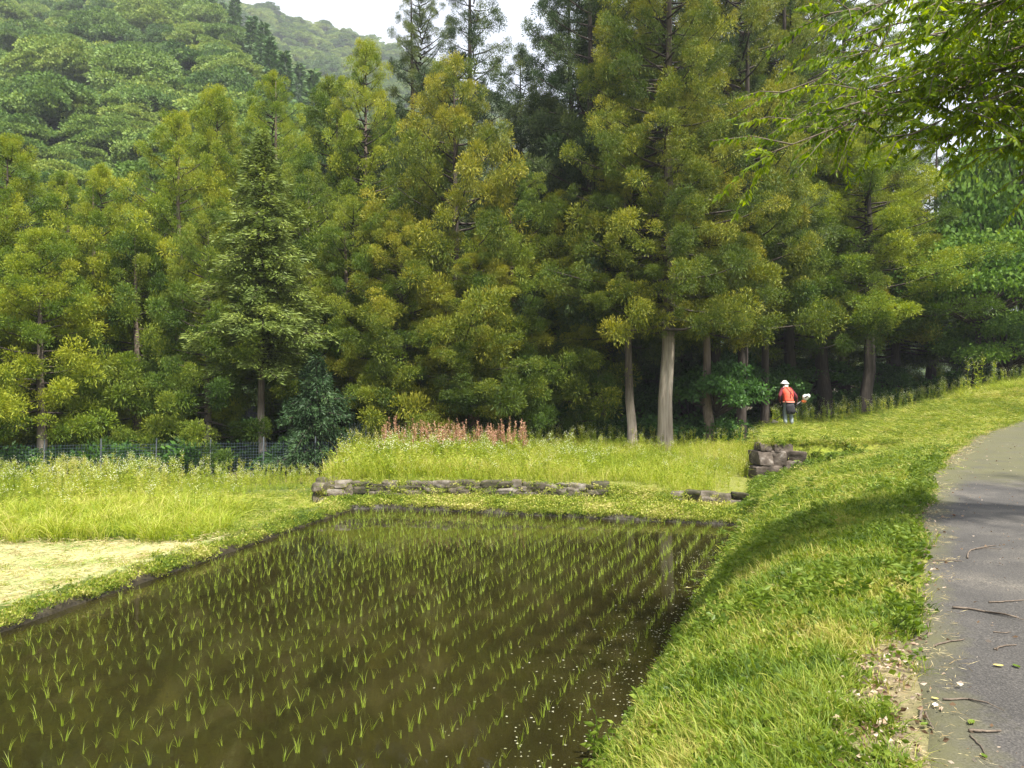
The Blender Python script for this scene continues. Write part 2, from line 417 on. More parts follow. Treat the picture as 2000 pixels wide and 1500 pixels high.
# muddy water standing in the paddy
m, n, out = new_mat('paddy_water')
tcn = n.nodes.new('ShaderNodeTexCoord'); mp = n.nodes.new('ShaderNodeMapping'); mp.inputs['Rotation'].default_value = (0, 0, .35); mp.inputs['Scale'].default_value = (1.4, .7, 1)
n.links.new(tcn.outputs['Object'], mp.inputs[0])
z1 = n.nodes.new('ShaderNodeTexNoise'); z1.inputs['Scale'].default_value = 1.1; z1.inputs['Detail'].default_value = 7; z1.inputs['Roughness'].default_value = .6; z1.inputs['Distortion'].default_value = .6
n.links.new(mp.outputs[0], z1.inputs['Vector'])
r = ramp_node(n, [(.3, (.0105, .0095, .0030)), (.52, (.0165, .0145, .0042)), (.75, (.029, .025, .009))])
n.links.new(z1.outputs['Fac'], r.inputs[0])
b = n.nodes.new('ShaderNodeBsdfPrincipled'); b.inputs['Roughness'].default_value = .02; b.inputs['IOR'].default_value = 1.333
n.links.new(r.outputs[0], b.inputs['Base Color'])
z2 = n.nodes.new('ShaderNodeTexNoise'); z2.inputs['Scale'].default_value = 5; z2.inputs['Detail'].default_value = 3
n.links.new(tcn.outputs['Object'], z2.inputs['Vector'])
bp = n.nodes.new('ShaderNodeBump'); bp.inputs['Strength'].default_value = .035; bp.inputs['Distance'].default_value = .02
n.links.new(z2.outputs['Fac'], bp.inputs['Height']); n.links.new(bp.outputs[0], b.inputs['Normal'])
n.links.new(b.outputs[0], out.inputs[0])
M['water'] = m
g = Geo()
ys = np.linspace(-3, 18, 43)
rows = []
for y in ys:
    rows.append(np.stack([np.linspace(XL(y) - .1, XF(y) + .35, 12), np.full(12, y), np.full(12, WATER_Z)], 1))
V = np.array(rows)
fy = YF(V[:, :, 0]) + .10
V[:, :, 1] = np.minimum(V[:, :, 1], fy)
ii = (np.arange(42)[:, None] * 12 + np.arange(11)[None]).ravel()
g.add(V.reshape(-1, 3), np.stack([ii, ii + 1, ii + 13, ii + 12], 1))
tag(link('paddy_water', g.mesh('paddy_water', [M['water']])), kind='structure')

# wet mud edge of the banks, following the water line
g = Geo()
t_ = np.concatenate([np.stack([XL(np.arange(5, 17.2, .09)), np.arange(5, 17.2, .09)], 1), np.stack([np.arange(-3.55, 5.0, .09), YF(np.arange(-3.55, 5.0, .09))], 1)])
tang = unit(np.gradient(t_, axis=0)); nrm = np.stack([-tang[:, 1], tang[:, 0]], 1)
prof = [(.52, -2.70), (.40, -2.66), (.24, -2.665), (.10, -2.69), (.04, -2.72), (.01, -2.77), (-.06, -2.90)]
wob = .10 * (fbm(t_[:, 0] * 2.2 + 3, t_[:, 1] * 2.2, 80) - .5) + .05 * (fbm(t_[:, 0] * 7, t_[:, 1] * 7, 81) - .5)
V = []; T = []
for k_, (d_, z_) in enumerate(prof):
    p2 = t_ + nrm * (d_ + wob * (1 if k_ > 1 else 0))[:, None]
    V.append(np.concatenate([p2, (z_ + .035 * (fbm(p2[:, 0] * 5, p2[:, 1] * 5, 82) - .5))[:, None]], 1)); T.append(np.full(len(t_), 1.0 - k_ / 6))
V = np.array(V); m_ = len(t_)
ii = (np.arange(6)[:, None] * m_ + np.arange(m_ - 1)[None]).ravel()
g.add(V.reshape(-1, 3), np.stack([ii, ii + 1, ii + m_ + 1, ii + m_], 1), np.array(T).ravel())
M['mud'] = surface('mud', [(.30, (.022, .017, .008)), (.5, (.040, .033, .015)), (.7, (.075, .062, .028)), (.95, (.11, .13, .03))], 7, rough=.6, bump=.8, spec=.4, tintmix=.5)
tag(link('mud_edge', g.mesh('mud_edge', [M['mud']], True)), kind='structure')

# worn asphalt path
m, n, out = new_mat('asphalt')
tcn = n.nodes.new('ShaderNodeTexCoord')
za = n.nodes.new('ShaderNodeTexNoise'); za.inputs['Scale'].default_value = .9; za.inputs['Detail'].default_value = 6; za.inputs['Roughness'].default_value = .65
zb_ = n.nodes.new('ShaderNodeTexNoise'); zb_.inputs['Scale'].default_value = 90; zb_.inputs['Detail'].default_value = 3
for q in (za, zb_): n.links.new(tcn.outputs['Object'], q.inputs['Vector'])
ra = ramp_node(n, [(.3, (.036, .034, .031)), (.5, (.058, .054, .049)), (.68, (.105, .095, .080))])
n.links.new(za.outputs['Fac'], ra.inputs[0])
rb = ramp_node(n, [(.35, (.55, .55, .55)), (.55, (1, 1, 1)), (.75, (1.7, 1.65, 1.6))])
n.links.new(zb_.outputs['Fac'], rb.inputs[0])
mm = n.nodes.new('ShaderNodeMix'); mm.data_type = 'RGBA'; mm.blend_type = 'MULTIPLY'; mm.inputs[0].default_value = 1
n.links.new(ra.outputs[0], mm.inputs[6]); n.links.new(rb.outputs[0], mm.inputs[7])
# moss and silt in patches and towards the verge
at = n.nodes.new('ShaderNodeAttribute'); at.attribute_name = 'tint'
zm = n.nodes.new('ShaderNodeTexNoise'); zm.inputs['Scale'].default_value = 2.3; zm.inputs['Detail'].default_value = 7; zm.inputs['Roughness'].default_value = .7
n.links.new(tcn.outputs['Object'], zm.inputs['Vector'])
ad = n.nodes.new('ShaderNodeMath'); ad.operation = 'ADD'; n.links.new(at.outputs['Fac'], ad.inputs[0]); n.links.new(zm.outputs['Fac'], ad.inputs[1])
mr = n.nodes.new('ShaderNodeMapRange'); mr.inputs[1].default_value = .75; mr.inputs[2].default_value = 1.15; mr.inputs[3].default_value = 0; mr.inputs[4].default_value = .85
n.links.new(ad.outputs[0], mr.inputs[0])
m3 = n.nodes.new('ShaderNodeMix'); m3.data_type = 'RGBA'; n.links.new(mr.outputs[0], m3.inputs[0]); n.links.new(mm.outputs[2], m3.inputs[6]); m3.inputs[7].default_value = (.082, .080, .034, 1)
b = n.nodes.new('ShaderNodeBsdfPrincipled'); b.inputs['Roughness'].default_value = .85; b.inputs['Specular IOR Level'].default_value = .35
n.links.new(m3.outputs[2], b.inputs['Base Color'])
bp = n.nodes.new('ShaderNodeBump'); bp.inputs['Strength'].default_value = .35; bp.inputs['Distance'].default_value = .01
n.links.new(zb_.outputs['Fac'], bp.inputs['Height']); n.links.new(bp.outputs[0], b.inputs['Normal'])
n.links.new(b.outputs[0], out.inputs[0])
M['asphalt'] = m
g = Geo()
ys = np.arange(-8, 33, .16); k = 26
rows = []; tt = []
for y in ys:
    e = -.03 + .22 * (fbm(y * 1.1, 3.3, 31) - .5) * 2 + .06 * (fbm(y * 5, 7.3, 32) - .5)
    u = np.linspace(0, 1, k) ** 1.3
    x = XP(y) + e + (PATH_W - e) * u
    z = H(x, np.full(k, y)) + .014
    z[0] -= .03
    rows.append(np.stack([x, np.full(k, y), z], 1))
    tt.append(.60 * (1 - ss(0, .16, u)) + .62 * ss(9, 12, y) * (1 - ss(.1, .5, np.abs(u - .3))) )
ii = (np.arange(len(ys) - 1)[:, None] * k + np.arange(k - 1)[None]).ravel()
g.add(np.array(rows).reshape(-1, 3), np.stack([ii, ii + 1, ii + k + 1, ii + k], 1), np.array(tt).ravel())
tag(link('path', g.mesh('path', [M['asphalt']], True)), kind='structure')

# wooded mountain side
def hillz(X, Y):
    spur_edge = -33 - .56 * (Y - 100)
    zs = .64 * (Y - 46) - 1.5 * np.clip(X - spur_edge, 0, 1e9) - 1.3 * np.clip(Y - 212, 0, 1e9)
    crest = 193 - np.where(X > -64, 23 + .44 * (X + 64), .30 * (X + 141))
    crest = np.clip(crest, 12, 330)
    zf = crest - .56 * np.clip(405 - Y, 0, 1e9) - .35 * np.clip(Y - 405, 0, 1e9)
    z = np.maximum(zs, zf)
    z = z + 10 * (fbm(X * .018, Y * .018, 40) - .5) * ss(40, 120, Y) + 5 * (fbm(X * .05, Y * .05, 41) - .5) * ss(40, 90, Y)
    return np.maximum(z, -6.0)
hx = np.arange(-420, 421, 7.); hy = np.arange(44, 520, 7.)
HX, HY = np.meshgrid(hx, hy)
g = Geo()
ii = (np.arange(len(hy) - 1)[:, None] * len(hx) + np.arange(len(hx) - 1)[None]).ravel()
g.add(np.stack([HX, HY, hillz(HX, HY)], -1).reshape(-1, 3), np.stack([ii, ii + 1, ii + len(hx) + 1, ii + len(hx)], 1))
M['hill'] = surface('hill_soil', [(.3, (.02, .035, .01)), (.7, (.04, .065, .018))], .2, rough=1, bump=0)
tag(link('mountain', g.mesh('mountain', [M['hill']], True)), kind='structure')

# ------------------------------------------------------------------ scattering of what nobody could count
def pick_collection(name, meshes):
    c = bpy.data.collections.new(name)
    for k, me in enumerate(meshes):
        c.objects.link(bpy.data.objects.new('%s_%02d' % (name, k), me))
    return c
def scatter(name, pts, rots, scl, coll, npick, rng):
    me = bpy.data.meshes.new(name)
    pts = np.asarray(pts, np.float32)
    me.vertices.add(len(pts)); me.vertices.foreach_set('co', pts.ravel())
    a = me.attributes.new('rot', 'FLOAT_VECTOR', 'POINT'); a.data.foreach_set('vector', np.asarray(rots, np.float32).ravel())
    a = me.attributes.new('scl', 'FLOAT', 'POINT'); a.data.foreach_set('value', np.asarray(scl, np.float32))
    a = me.attributes.new('pick', 'INT', 'POINT'); a.data.foreach_set('value', rng.integers(0, npick, len(pts)).astype(np.int32))
    me.update()
    o = link(name, me); tag(o, kind='stuff')
    ng = bpy.data.node_groups.new('spread_' + name, 'GeometryNodeTree')
    ng.interface.new_socket('Geometry', in_out='INPUT', socket_type='NodeSocketGeometry')
    ng.interface.new_socket('Geometry', in_out='OUTPUT', socket_type='NodeSocketGeometry')
    gi = ng.nodes.new('NodeGroupInput'); go = ng.nodes.new('NodeGroupOutput')
    ip = ng.nodes.new('GeometryNodeInstanceOnPoints'); ci = ng.nodes.new('GeometryNodeCollectionInfo')
    ci.inputs['Collection'].default_value = coll
    ci.inputs['Separate Children'].default_value = True
    ci.inputs['Reset Children'].default_value = True
    def attr(nm, ty):
        q = ng.nodes.new('GeometryNodeInputNamedAttribute'); q.data_type = ty; q.inputs['Name'].default_value = nm
        return q.outputs[0]
    er = ng.nodes.new('FunctionNodeEulerToRotation')
    ng.links.new(attr('rot', 'FLOAT_VECTOR'), er.inputs[0])
    ng.links.new(gi.outputs[0], ip.inputs['Points'])
    ng.links.new(ci.outputs[0], ip.inputs['Instance'])
    ip.inputs['Pick Instance'].default_value = True
    ng.links.new(attr('pick', 'INT'), ip.inputs['Instance Index'])
    ng.links.new(er.outputs[0], ip.inputs['Rotation'])
    ng.links.new(attr('scl', 'FLOAT'), ip.inputs['Scale'])
    ng.links.new(ip.outputs[0], go.inputs[0])
    md = o.modifiers.new('spread', 'NODES'); md.node_group = ng
    return o
def rot_up(n, rng, tilt=.15):
    return np.stack([rng.normal(0, tilt, n), rng.normal(0, tilt, n), rng.uniform(0, 6.283, n)], 1)
def area_points(rng, x0, x1, y0, y1, dens, mask):
    n = int((x1 - x0) * (y1 - y0) * dens)
    X = rng.uniform(x0, x1, n); Y = rng.uniform(y0, y1, n)
    k = mask(X, Y) & (np.abs(X) < .80 * Y + 1.5)
    X, Y = X[k], Y[k]
    return X, Y

# ------------------------------------------------------------------ trees
def sphere_dirs(n, rng):
    return unit(rng.normal(size=(n, 3)))

def tufts(g, centers, outs, sizes, tints, nb, rng, w=.064):
    """mop-headed sprays of cedar foliage: many narrow shoots round each twig end"""
    k = len(centers)
    D = sphere_dirs(k * nb, rng).reshape(k, nb, 3)
    D = unit(D + outs[:, None] * .35 + np.array((0, 0, .30)))
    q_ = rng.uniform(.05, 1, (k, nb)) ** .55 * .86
    shape = np.array((1, 1, .92)) * (1 + .12 * rng.normal(size=(k, 1, 3)))
    st = centers[:, None] + D * shape * (sizes[:, None] * q_)[..., None]
    hang = np.clip(-D[..., 2:], 0, 1)
    D2 = unit(D * .7 + np.array((0, 0, 1.)) * (.55 - 1.3 * hang) + rng.normal(0, .33, (k, nb, 3)))
    L = sizes[:, None] * rng.uniform(.15, .30, (k, nb)) * (1 + .5 * hang[..., 0])
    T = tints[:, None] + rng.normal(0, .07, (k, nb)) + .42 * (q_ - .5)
    g.kites(st.reshape(-1, 3), D2.reshape(-1, 3), L.ravel(), (sizes[:, None] * w * rng.uniform(.7, 1.3, (k, nb))).ravel(), rng, T.ravel(), tip=.18, mid=.6,
            side=(D + rng.normal(0, .45, (k, nb, 3))).reshape(-1, 3))

def cedar_crown(seed, Hc, Rr, dens=1.0, openness=0.0, nb=230, ts_=1.0):
    """returns (foliage Geo, branch Geo) of a crown Hc tall and Rr wide with its foot at the origin"""
    rng = np.random.default_rng(seed)
    g = Geo(); br = Geo()
    n = int(Hc * 10.5 * dens)
    cs, os_, sz, ts = [], [], [], []
    lobes = rng.uniform(0, 6.28, 3)
    for i in range(n):
        t = ((i + rng.uniform(0, 1)) / n) ** .92
        az = i * 2.39996 + rng.normal(0, .35)
        prof = (1 - t) ** .62 * (.80 + .20 * min(1, t / .15)) * 1.06 + .03
        L = Rr * prof * rng.uniform(.62, 1.12) * (1 + .12 * math.sin(2 * az + lobes[0] + 5 * t))
        z0 = t * Hc
        o = np.array((math.cos(az), math.sin(az), 0))
        side = np.array((-o[1], o[0], 0))
        rise = L * (-.30 + .75 * t + rng.normal(0, .10))
        def pt(s): return o * L * s + np.array((0, 0, z0 - .05 * L)) + np.array((0, 0, 1)) * (rise * s + .28 * L * s * s - .06)
        br.tube([pt(s) for s in (0, .35, .7, 1)], np.array((.045, .03, .018, .008)) * (.5 + .5 * (1 - t)) * (Rr / 2.3), 4, mat=0, cap=False)
        m = max(3, int(1.8 + L * 3.6))
        ct = rng.uniform(.08, .66) + .10 * t
        for j in range(m):
            s = 1.0 if j == 0 else rng.uniform(.22, 1.0) ** .7
            if openness and rng.random() < openness and j: continue
            off = side * rng.normal(0, .14) * L * (1.15 - s * .7) + np.array((0, 0, rng.normal(0, .10) * L * .6))
            c = pt(s) + off
            cs.append(c); os_.append(unit(o * .8 + side * rng.normal(0, .4)))
            sz.append(ts_ * rng.uniform(.24, .44) * (1.12 if j == 0 else 1) * (.55 + .45 * (1 - t) ** .7))
            ts.append(ct + rng.normal(0, .08) + (.12 if j == 0 else 0))
    # leader
    for q in range(5):
        cs.append(np.array((rng.normal(0, .05), rng.normal(0, .05), Hc * (1 - .014 * q)))); os_.append(np.array((0, 0, 1.))); sz.append(.26); ts.append(.5)
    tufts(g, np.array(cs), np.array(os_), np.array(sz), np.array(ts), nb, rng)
    return g, br

def spruce_crown(seed, Hc, Rr):
    """drooping fans of short needles"""
    rng = np.random.default_rng(seed); g = Geo(); br = Geo()
    n = int(Hc * 26)
    for i in range(n):
        t = ((i + rng.uniform(0, 1)) / n) ** .95
        az = i * 2.39996 + rng.normal(0, .3)
        L = Rr * ((1 - t) ** .75 * (.75 + .25 * min(1, t / .15)) + .03) * rng.uniform(.5, 1.25)
        o = np.array((math.cos(az), math.sin(az), 0)); side = np.array((-o[1], o[0], 0))
        up_ = rng.normal(.16, .16)
        def pt(s): return o * L * s + np.array((0, 0, t * Hc + L * (up_ * s - .42 * s * s + .12 * s ** 4)))
        br.tube([pt(s) for s in (0, .35, .7, 1)], (.03, .02, .012, .006), 4, cap=False)
        m = int(30 + L * 150)
        s = rng.uniform(.15, 1, m); lat = rng.normal(0, .16, m) * L * (1.15 - s * .75)
        base = np.array([pt(q) for q in s]) + side * lat[:, None] - np.array((0, 0, .10)) * np.abs(lat)[:, None] + np.array((0, 0, 1)) * rng.normal(0, .11, m)[:, None]
        D = o[None] * .8 + side[None] * np.sign(lat)[:, None] * .7 + np.stack([rng.normal(0, .25, m), rng.normal(0, .25, m), rng.uniform(-1.1, .45, m)], 1)
        g.kites(base, D, rng.uniform(.11, .24, m), rng.uniform(.03, .05, m), rng, rng.uniform(.15, .65) + rng.normal(0, .1, m), tip=.15)
    return g, br

def leafy_crown(seed, Hc, Rr, n_blob=46, leaf=.16, per=420, layered=.45, shell=.55, hang=.2):
    """broadleaf crown: flattened leaf clouds at the ends of limbs"""
    rng = np.random.default_rng(seed); g = Geo(); br = Geo()
    for i in range(n_blob):
        d = sphere_dirs(1, rng)[0]; d[2] = abs(d[2]) * 1.0 - .25
        rad = rng.uniform(.55, 1.0) ** .5
        c = np.array((d[0] * Rr * rad, d[1] * Rr * rad, Hc * .5 + d[2] * Hc * .5 * rad))
        br.tube([(0, 0, Hc * .15 + .2 * c[2]), c * (.5, .5, .55) + np.array((0, 0, .1 * Hc)), c], (.06, .035, .01), 5, cap=False)
        r = Rr * rng.uniform(.26, .42)
        p = sphere_dirs(per, rng); rr = rng.uniform(shell, 1, per)[:, None]
        pos = c + p * rr * np.array((r, r, r * layered))
        D = p * .5 + np.stack([rng.normal(0, .6, per), rng.normal(0, .6, per), rng.normal(-hang, .4, per)], 1)
        up = np.stack([rng.normal(0, .45, per), rng.normal(0, .45, per), np.ones(per)], 1)
        g.kites(pos, D, leaf * rng.uniform(.7, 1.25, per), leaf * .55 * rng.uniform(.7, 1.2, per), rng, rng.uniform(.2, .65) + rng.normal(0, .14, per), side=np.cross(unit(D), up) * -1, mid=.45)
    return g, br

def trunk_mesh(seed, name, flare=.5):
    rng = np.random.default_rng(seed); g = Geo()
    z = np.array((-.03, 0, .012, .035, .08, .16, .3, .45, .6, .75, .88, 1.0))
    r = np.interp(z, [-.03, 0, .02, .06, .2, 1], [1.35 + flare * .3, 1.2 + flare * .1, 1.08, 1, .86, .06])
    x = np.cumsum(rng.normal(0, .10, len(z))); y = np.cumsum(rng.normal(0, .10, len(z)))
    x[:5] = 0; y[:5] = 0
    g.tube(np.stack([x, y, z * 1.0], 1) , r, 14, cap=False)
    return g.mesh(name, [M['bark']], True)
# tube() works out its frames from real proportions, so keep trunks straight and unit sized
def unit_trunk(seed, name):
    rng = np.random.default_rng(seed); g = Geo()
    z = np.array((-.03, 0, .012, .035, .08, .16, .3, .45, .6, .75, .88, 1.0))
    r = np.interp(z, [-.03, 0, .02, .06, .2, 1], [1.5, 1.28, 1.1, 1, .86, .06])
    x = np.cumsum(rng.normal(0, .16, len(z))); y = np.cumsum(rng.normal(0, .16, len(z))); x[:5] *= .2; y[:5] *= .2; x -= x[1]; y -= y[1]
    a = np.linspace(0, 2 * np.pi, 14, endpoint=False)
    wob = 1 + .07 * np.sin(3 * a + rng.uniform(0, 6)) + .05 * np.sin(5 * a + rng.uniform(0, 6))
    V = np.stack([x[:, None] + r[:, None] * wob * np.cos(a), y[:, None] + r[:, None] * wob * np.sin(a), np.repeat(z[:, None], 14, 1)], -1).reshape(-1, 3)
    Qs = [(i * 14 + j, i * 14 + (j + 1) % 14, (i + 1) * 14 + (j + 1) % 14, (i + 1) * 14 + j) for i in range(len(z) - 1) for j in range(14)]
    g.add(V, Qs)
    return g.mesh(name, [M['bark']], True)
TRUNKS = [unit_trunk(60 + k, 'trunk_shape') for k in range(4)]

CEDARS = {}
def cedar_variant(asp, k, openness=0.0, rr=2.4):
    key = (asp, k, openness, rr)
    if key not in CEDARS:
        gq, bq = cedar_crown(100 + int(asp * 10) * 7 + k + int(rr * 50), rr * asp, rr, (1.0 if not openness else .8) * (1.12, 1.0, .92)[k], openness, 300, (.84, 1.0, 1.14)[k])
        CEDARS[key] = (gq.merge(bq, 1).mesh('cedar_crown', [M['cedar_green'], M['bark_dark']]),)
    return CEDARS[key]

def tree(name, label, cat, group, X, Y, top_z, rad, base_z, variant, leaf_mat, bark, tr, rotz, vr, vh, lean=0.0, ground=None):
    z0 = float(H(X, Y)) if ground is None else ground
    o = link(name, None, loc=(X, Y, z0), rotz=0)
    tag(o, label, cat, group)
    o.rotation_euler = (0, lean, rotz)
    hc = top_z - base_z
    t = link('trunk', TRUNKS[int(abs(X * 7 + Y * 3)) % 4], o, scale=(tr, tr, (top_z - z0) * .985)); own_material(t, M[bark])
    c = link('crown', variant[0], o, (0, 0, base_z - z0), 0, (rad / vr, rad / vr, hc / vh)); own_material(c, M[leaf_mat])
    if len(variant) > 1 and variant[1]:
        link('branch_work', variant[1], o, (0, 0, base_z - z0), 0, (rad / vr, rad / vr, hc / vh))
    return o

# (px of trunk, metres ahead, py of top, crown radius, py of lowest boughs, colour, bark, trunk radius, openness, label)
ROW = [
 (-45, 23.5, 330, 2.3, 870, 'cedar_yellow', 'bark', .17, 0, 'yellowish cedar cut off by the left edge of the photo'),
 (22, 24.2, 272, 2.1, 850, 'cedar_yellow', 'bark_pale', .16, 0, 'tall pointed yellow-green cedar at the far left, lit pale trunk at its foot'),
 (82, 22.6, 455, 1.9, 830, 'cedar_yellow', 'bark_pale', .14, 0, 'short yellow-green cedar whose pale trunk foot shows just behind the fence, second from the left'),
 (128, 26.5, 345, 1.8, 800, 'cedar_yellow', 'bark', .16, 0, 'slim yellowish cedar standing just left of the small sharp peak at the left'),
 (198, 24.8, 330, 1.75, 840, 'cedar_yellow', 'bark', .16, 0, 'yellow-green cedar ending in a small sharp cone below the broadleaf slope'),
 (268, 24.6, 445, 2.1, 880, 'cedar_green', 'bark', .16, 0, 'low bushy green cedar filling the dip in the left skyline'),
 (345, 26.0, 228, 2.2, 860, 'cedar_yellow', 'bark', .18, 0, 'tall yellow-tipped cedar standing directly left of the grey-green spruce'),
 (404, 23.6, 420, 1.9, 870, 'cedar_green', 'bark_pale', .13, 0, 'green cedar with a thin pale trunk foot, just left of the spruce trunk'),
 (424, 28.0, 176, 1.9, 700, 'cedar_yellow', 'bark', .17, 0, 'slender cedar whose thin spire rises above the spruce on its left side'),
 (532, 28.0, 152, 2.1, 720, 'cedar_yellow', 'bark', .18, 0, 'full cedar with a bright pointed tip right behind the spruce'),
 (596, 26.0, 318, 2.2, 820, 'cedar_green', 'bark', .18, 0, 'dark green cedar rising above the low blue-green fir'),
 (645, 29.5, 160, 2.1, 720, 'cedar_green', 'bark', .18, 0, 'cedar with a ragged thin top, left neighbour of the tall bright spire'),
 (712, 28.8, 92, 2.3, 760, 'cedar_yellow', 'bark', .20, 0, 'cedar with a bright yellow-green spire against the far mountain'),
 (690, 25.6, 400, 2.5, 850, 'cedar_green', 'bark', .18, 0, 'broad front cedar over the left end of the stone wall'),
 (778, 25.2, 425, 2.4, 850, 'cedar_bronze', 'bark_dark', .17, 0, 'bronzed low cedar over the reddish flower stalks'),
 (822, 30.5, -40, 2.4, 760, 'cedar_dark', 'bark_dark', .24, .12, 'very tall dark cedar at the left side of the sky gap'),
 (925, 32.0, -170, 2.3, 760, 'cedar_dark', 'bark_dark', .26, .42, 'tall thin see-through cedar whose bare stem stands against the white sky'),
 (888, 26.2, 125, 3.0, 820, 'cedar_bronze', 'bark_dark', .21, .06, 'big golden-tipped cedar in the middle, in front of the see-through one'),
 (930, 25.0, 500, 2.3, 800, 'cedar_bronze', 'bark_red', .21, 0, 'low olive cedar on a reddish trunk behind the flower stalks'),
 (1022, 34.0, 98, 2.3, 720, 'cedar_dark', 'bark_dark', .22, .15, 'dark cedar whose top stands alone inside the sky gap'),
 (1007, 26.2, 330, 2.5, 815, 'cedar_green', 'bark_red', .15, .06, 'mid-sized green cedar with a slim brown trunk below the sky gap'),
 (1085, 32.0, 215, 2.2, 720, 'cedar_dark', 'bark_dark', .20, .1, 'dark cedar at the bottom of the sky gap'),
 (1170, 28.0, -190, 3.1, 690, 'cedar_dark', 'bark_dark', .27, .10, 'very tall blue-dark cedar on the right side of the sky gap, dark reddish trunk'),
 (1092, 26.6, 385, 2.2, 790, 'cedar_bronze', 'bark_dark', .16, .05, 'brownish low cedar left of the two pale bare trunks'),
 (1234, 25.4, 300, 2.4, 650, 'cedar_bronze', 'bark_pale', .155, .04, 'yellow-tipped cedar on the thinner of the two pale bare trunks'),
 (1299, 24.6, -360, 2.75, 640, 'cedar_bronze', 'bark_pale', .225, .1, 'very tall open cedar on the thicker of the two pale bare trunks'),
 (1385, 26.2, 320, 2.1, 650, 'cedar_bronze', 'bark', .17, .04, 'golden-tufted cedar just right of the two pale trunks'),
 (1392, 29.5, -260, 3.0, 640, 'cedar_dark', 'bark_dark', .24, .22, 'very tall dark cedar looming over the golden-tufted one'),
 (1446, 28.0, -190, 2.9, 640, 'cedar_bronze', 'bark_dark', .20, .18, 'tall cedar with a dark brown stem left of the man, dense to the top'),
 (1494, 29.0, 270, 2.1, 600, 'cedar_green', 'bark_dark', .17, .05, 'green cedar with a bare dark trunk right above the bushes left of the man'),
 (1545, 31.5, -200, 3.1, 690, 'cedar_green', 'bark_dark', .24, .2, 'tall cedar directly behind the man with the red vest'),
 (1612, 32.0, 255, 2.3, 640, 'cedar_bronze', 'bark_dark', .29, .04, 'thick-trunked cedar standing just behind the man to the right'),
 (1690, 30.5, 240, 3.4, 640, 'cedar_yellow', 'bark_dark', .24, .04, 'wide golden cedar under the overhanging broadleaf boughs'),
 (1650, 36.0, -220, 3.4, 680, 'cedar_green', 'bark_dark', .26, .2, 'tall back cedar rising behind the wide golden one'),
 (1755, 34.0, 330, 2.7, 690, 'cedar_bronze', 'bark_dark', .22, .06, 'bronzed cedar at the right end of the golden crowns'),
 (1128, 31.0, -140, 2.7, 620, 'cedar_dark', 'bark_dark', .24, .05, 'tall dark cedar closing the right side of the sky gap, behind the reddish-trunked one'),
 (1243, 31.5, -260, 2.9, 560, 'cedar_green', 'bark_dark', .25, .05, 'tall green cedar rising behind the thinner pale trunk'),
 (1345, 32.5, -260, 2.9, 560, 'cedar_bronze', 'bark_dark', .25, .05, 'tall olive cedar rising behind and right of the thicker pale trunk'),
 (1500, 34.0, -240, 3.0, 560, 'cedar_bronze', 'bark_dark', .25, .05, 'tall olive cedar between the man and the dense green cedar, at the back'),
 (1590, 34.5, -120, 2.9, 560, 'cedar_green', 'bark_dark', .25, .05, 'tall back cedar whose top meets the overhanging leaves from the left'),
 (1815, 37.0, 250, 2.5, 700, 'cedar_dark', 'bark_dark', .24, .2, 'dark cedar with a black trunk behind the grassy rise'),
]
for k, (px, d, pyt, rad, pyb, cm, bark, tr, opn, label) in enumerate(ROW):
    p = P(px, 0, d); X, Y = p[0], d
    topz = (750 - pyt) / FPX * d; bz = (750 - pyb) / FPX * d; rad *= 1.22
    asp = min((3.0, 4.0, 5.2, 6.6), key=lambda q: abs(q - (topz - bz) / rad))
    rr = 2.4 if rad < 2.85 else 3.3
    v = cedar_variant(asp, k % 3, .12 if .12 < opn < .3 else (.42 if opn > .3 else 0), rr)
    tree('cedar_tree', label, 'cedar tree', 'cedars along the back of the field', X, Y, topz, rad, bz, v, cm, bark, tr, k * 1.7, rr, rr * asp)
# dark cedars of the wood behind the front row
rng = np.random.default_rng(77)
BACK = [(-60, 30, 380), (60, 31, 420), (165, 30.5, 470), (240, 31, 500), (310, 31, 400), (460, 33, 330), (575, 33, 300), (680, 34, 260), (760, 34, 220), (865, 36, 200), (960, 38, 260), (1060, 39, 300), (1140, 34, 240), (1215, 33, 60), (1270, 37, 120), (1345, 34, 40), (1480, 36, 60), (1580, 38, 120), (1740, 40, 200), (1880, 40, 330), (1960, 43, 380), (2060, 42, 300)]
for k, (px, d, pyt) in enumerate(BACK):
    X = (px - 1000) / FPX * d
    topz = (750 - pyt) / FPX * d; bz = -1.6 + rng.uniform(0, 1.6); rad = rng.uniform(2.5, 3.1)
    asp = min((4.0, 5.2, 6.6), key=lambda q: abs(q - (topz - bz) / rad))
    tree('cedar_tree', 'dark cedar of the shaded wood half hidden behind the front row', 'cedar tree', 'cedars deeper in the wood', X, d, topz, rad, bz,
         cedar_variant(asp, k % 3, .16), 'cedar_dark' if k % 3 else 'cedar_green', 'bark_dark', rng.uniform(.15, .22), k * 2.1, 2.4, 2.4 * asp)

# the grey-green spruce with a pale stem, the low blue fir
gq, bq = spruce_crown(9, 10.0, 2.1)
tree('spruce_tree', 'grey-green drooping spruce with a straight pale trunk among the yellow cedars', 'spruce tree', None, *P(513, 0, 23.4)[:2], (750 - 262) / FPX * 23.4, 2.2, (750 - 725) / FPX * 23.4,
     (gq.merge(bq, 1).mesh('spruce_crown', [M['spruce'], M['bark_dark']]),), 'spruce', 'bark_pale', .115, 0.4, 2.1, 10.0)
gq, bq = spruce_crown(19, 3.4, 2.3)
tree('fir_tree', 'low dense blue-green fir behind the fence, left of the stone wall', 'fir tree', None, *P(618, 0, 23.2)[:2], (750 - 700) / FPX * 23.2, 1.75, (750 - 905) / FPX * 23.2,
     (gq.merge(bq, 1).mesh('fir_crown', [M['fir_blue'], M['bark_dark']]),), 'fir_blue', 'bark_dark', .07, 0.4, 2.3, 3.4)
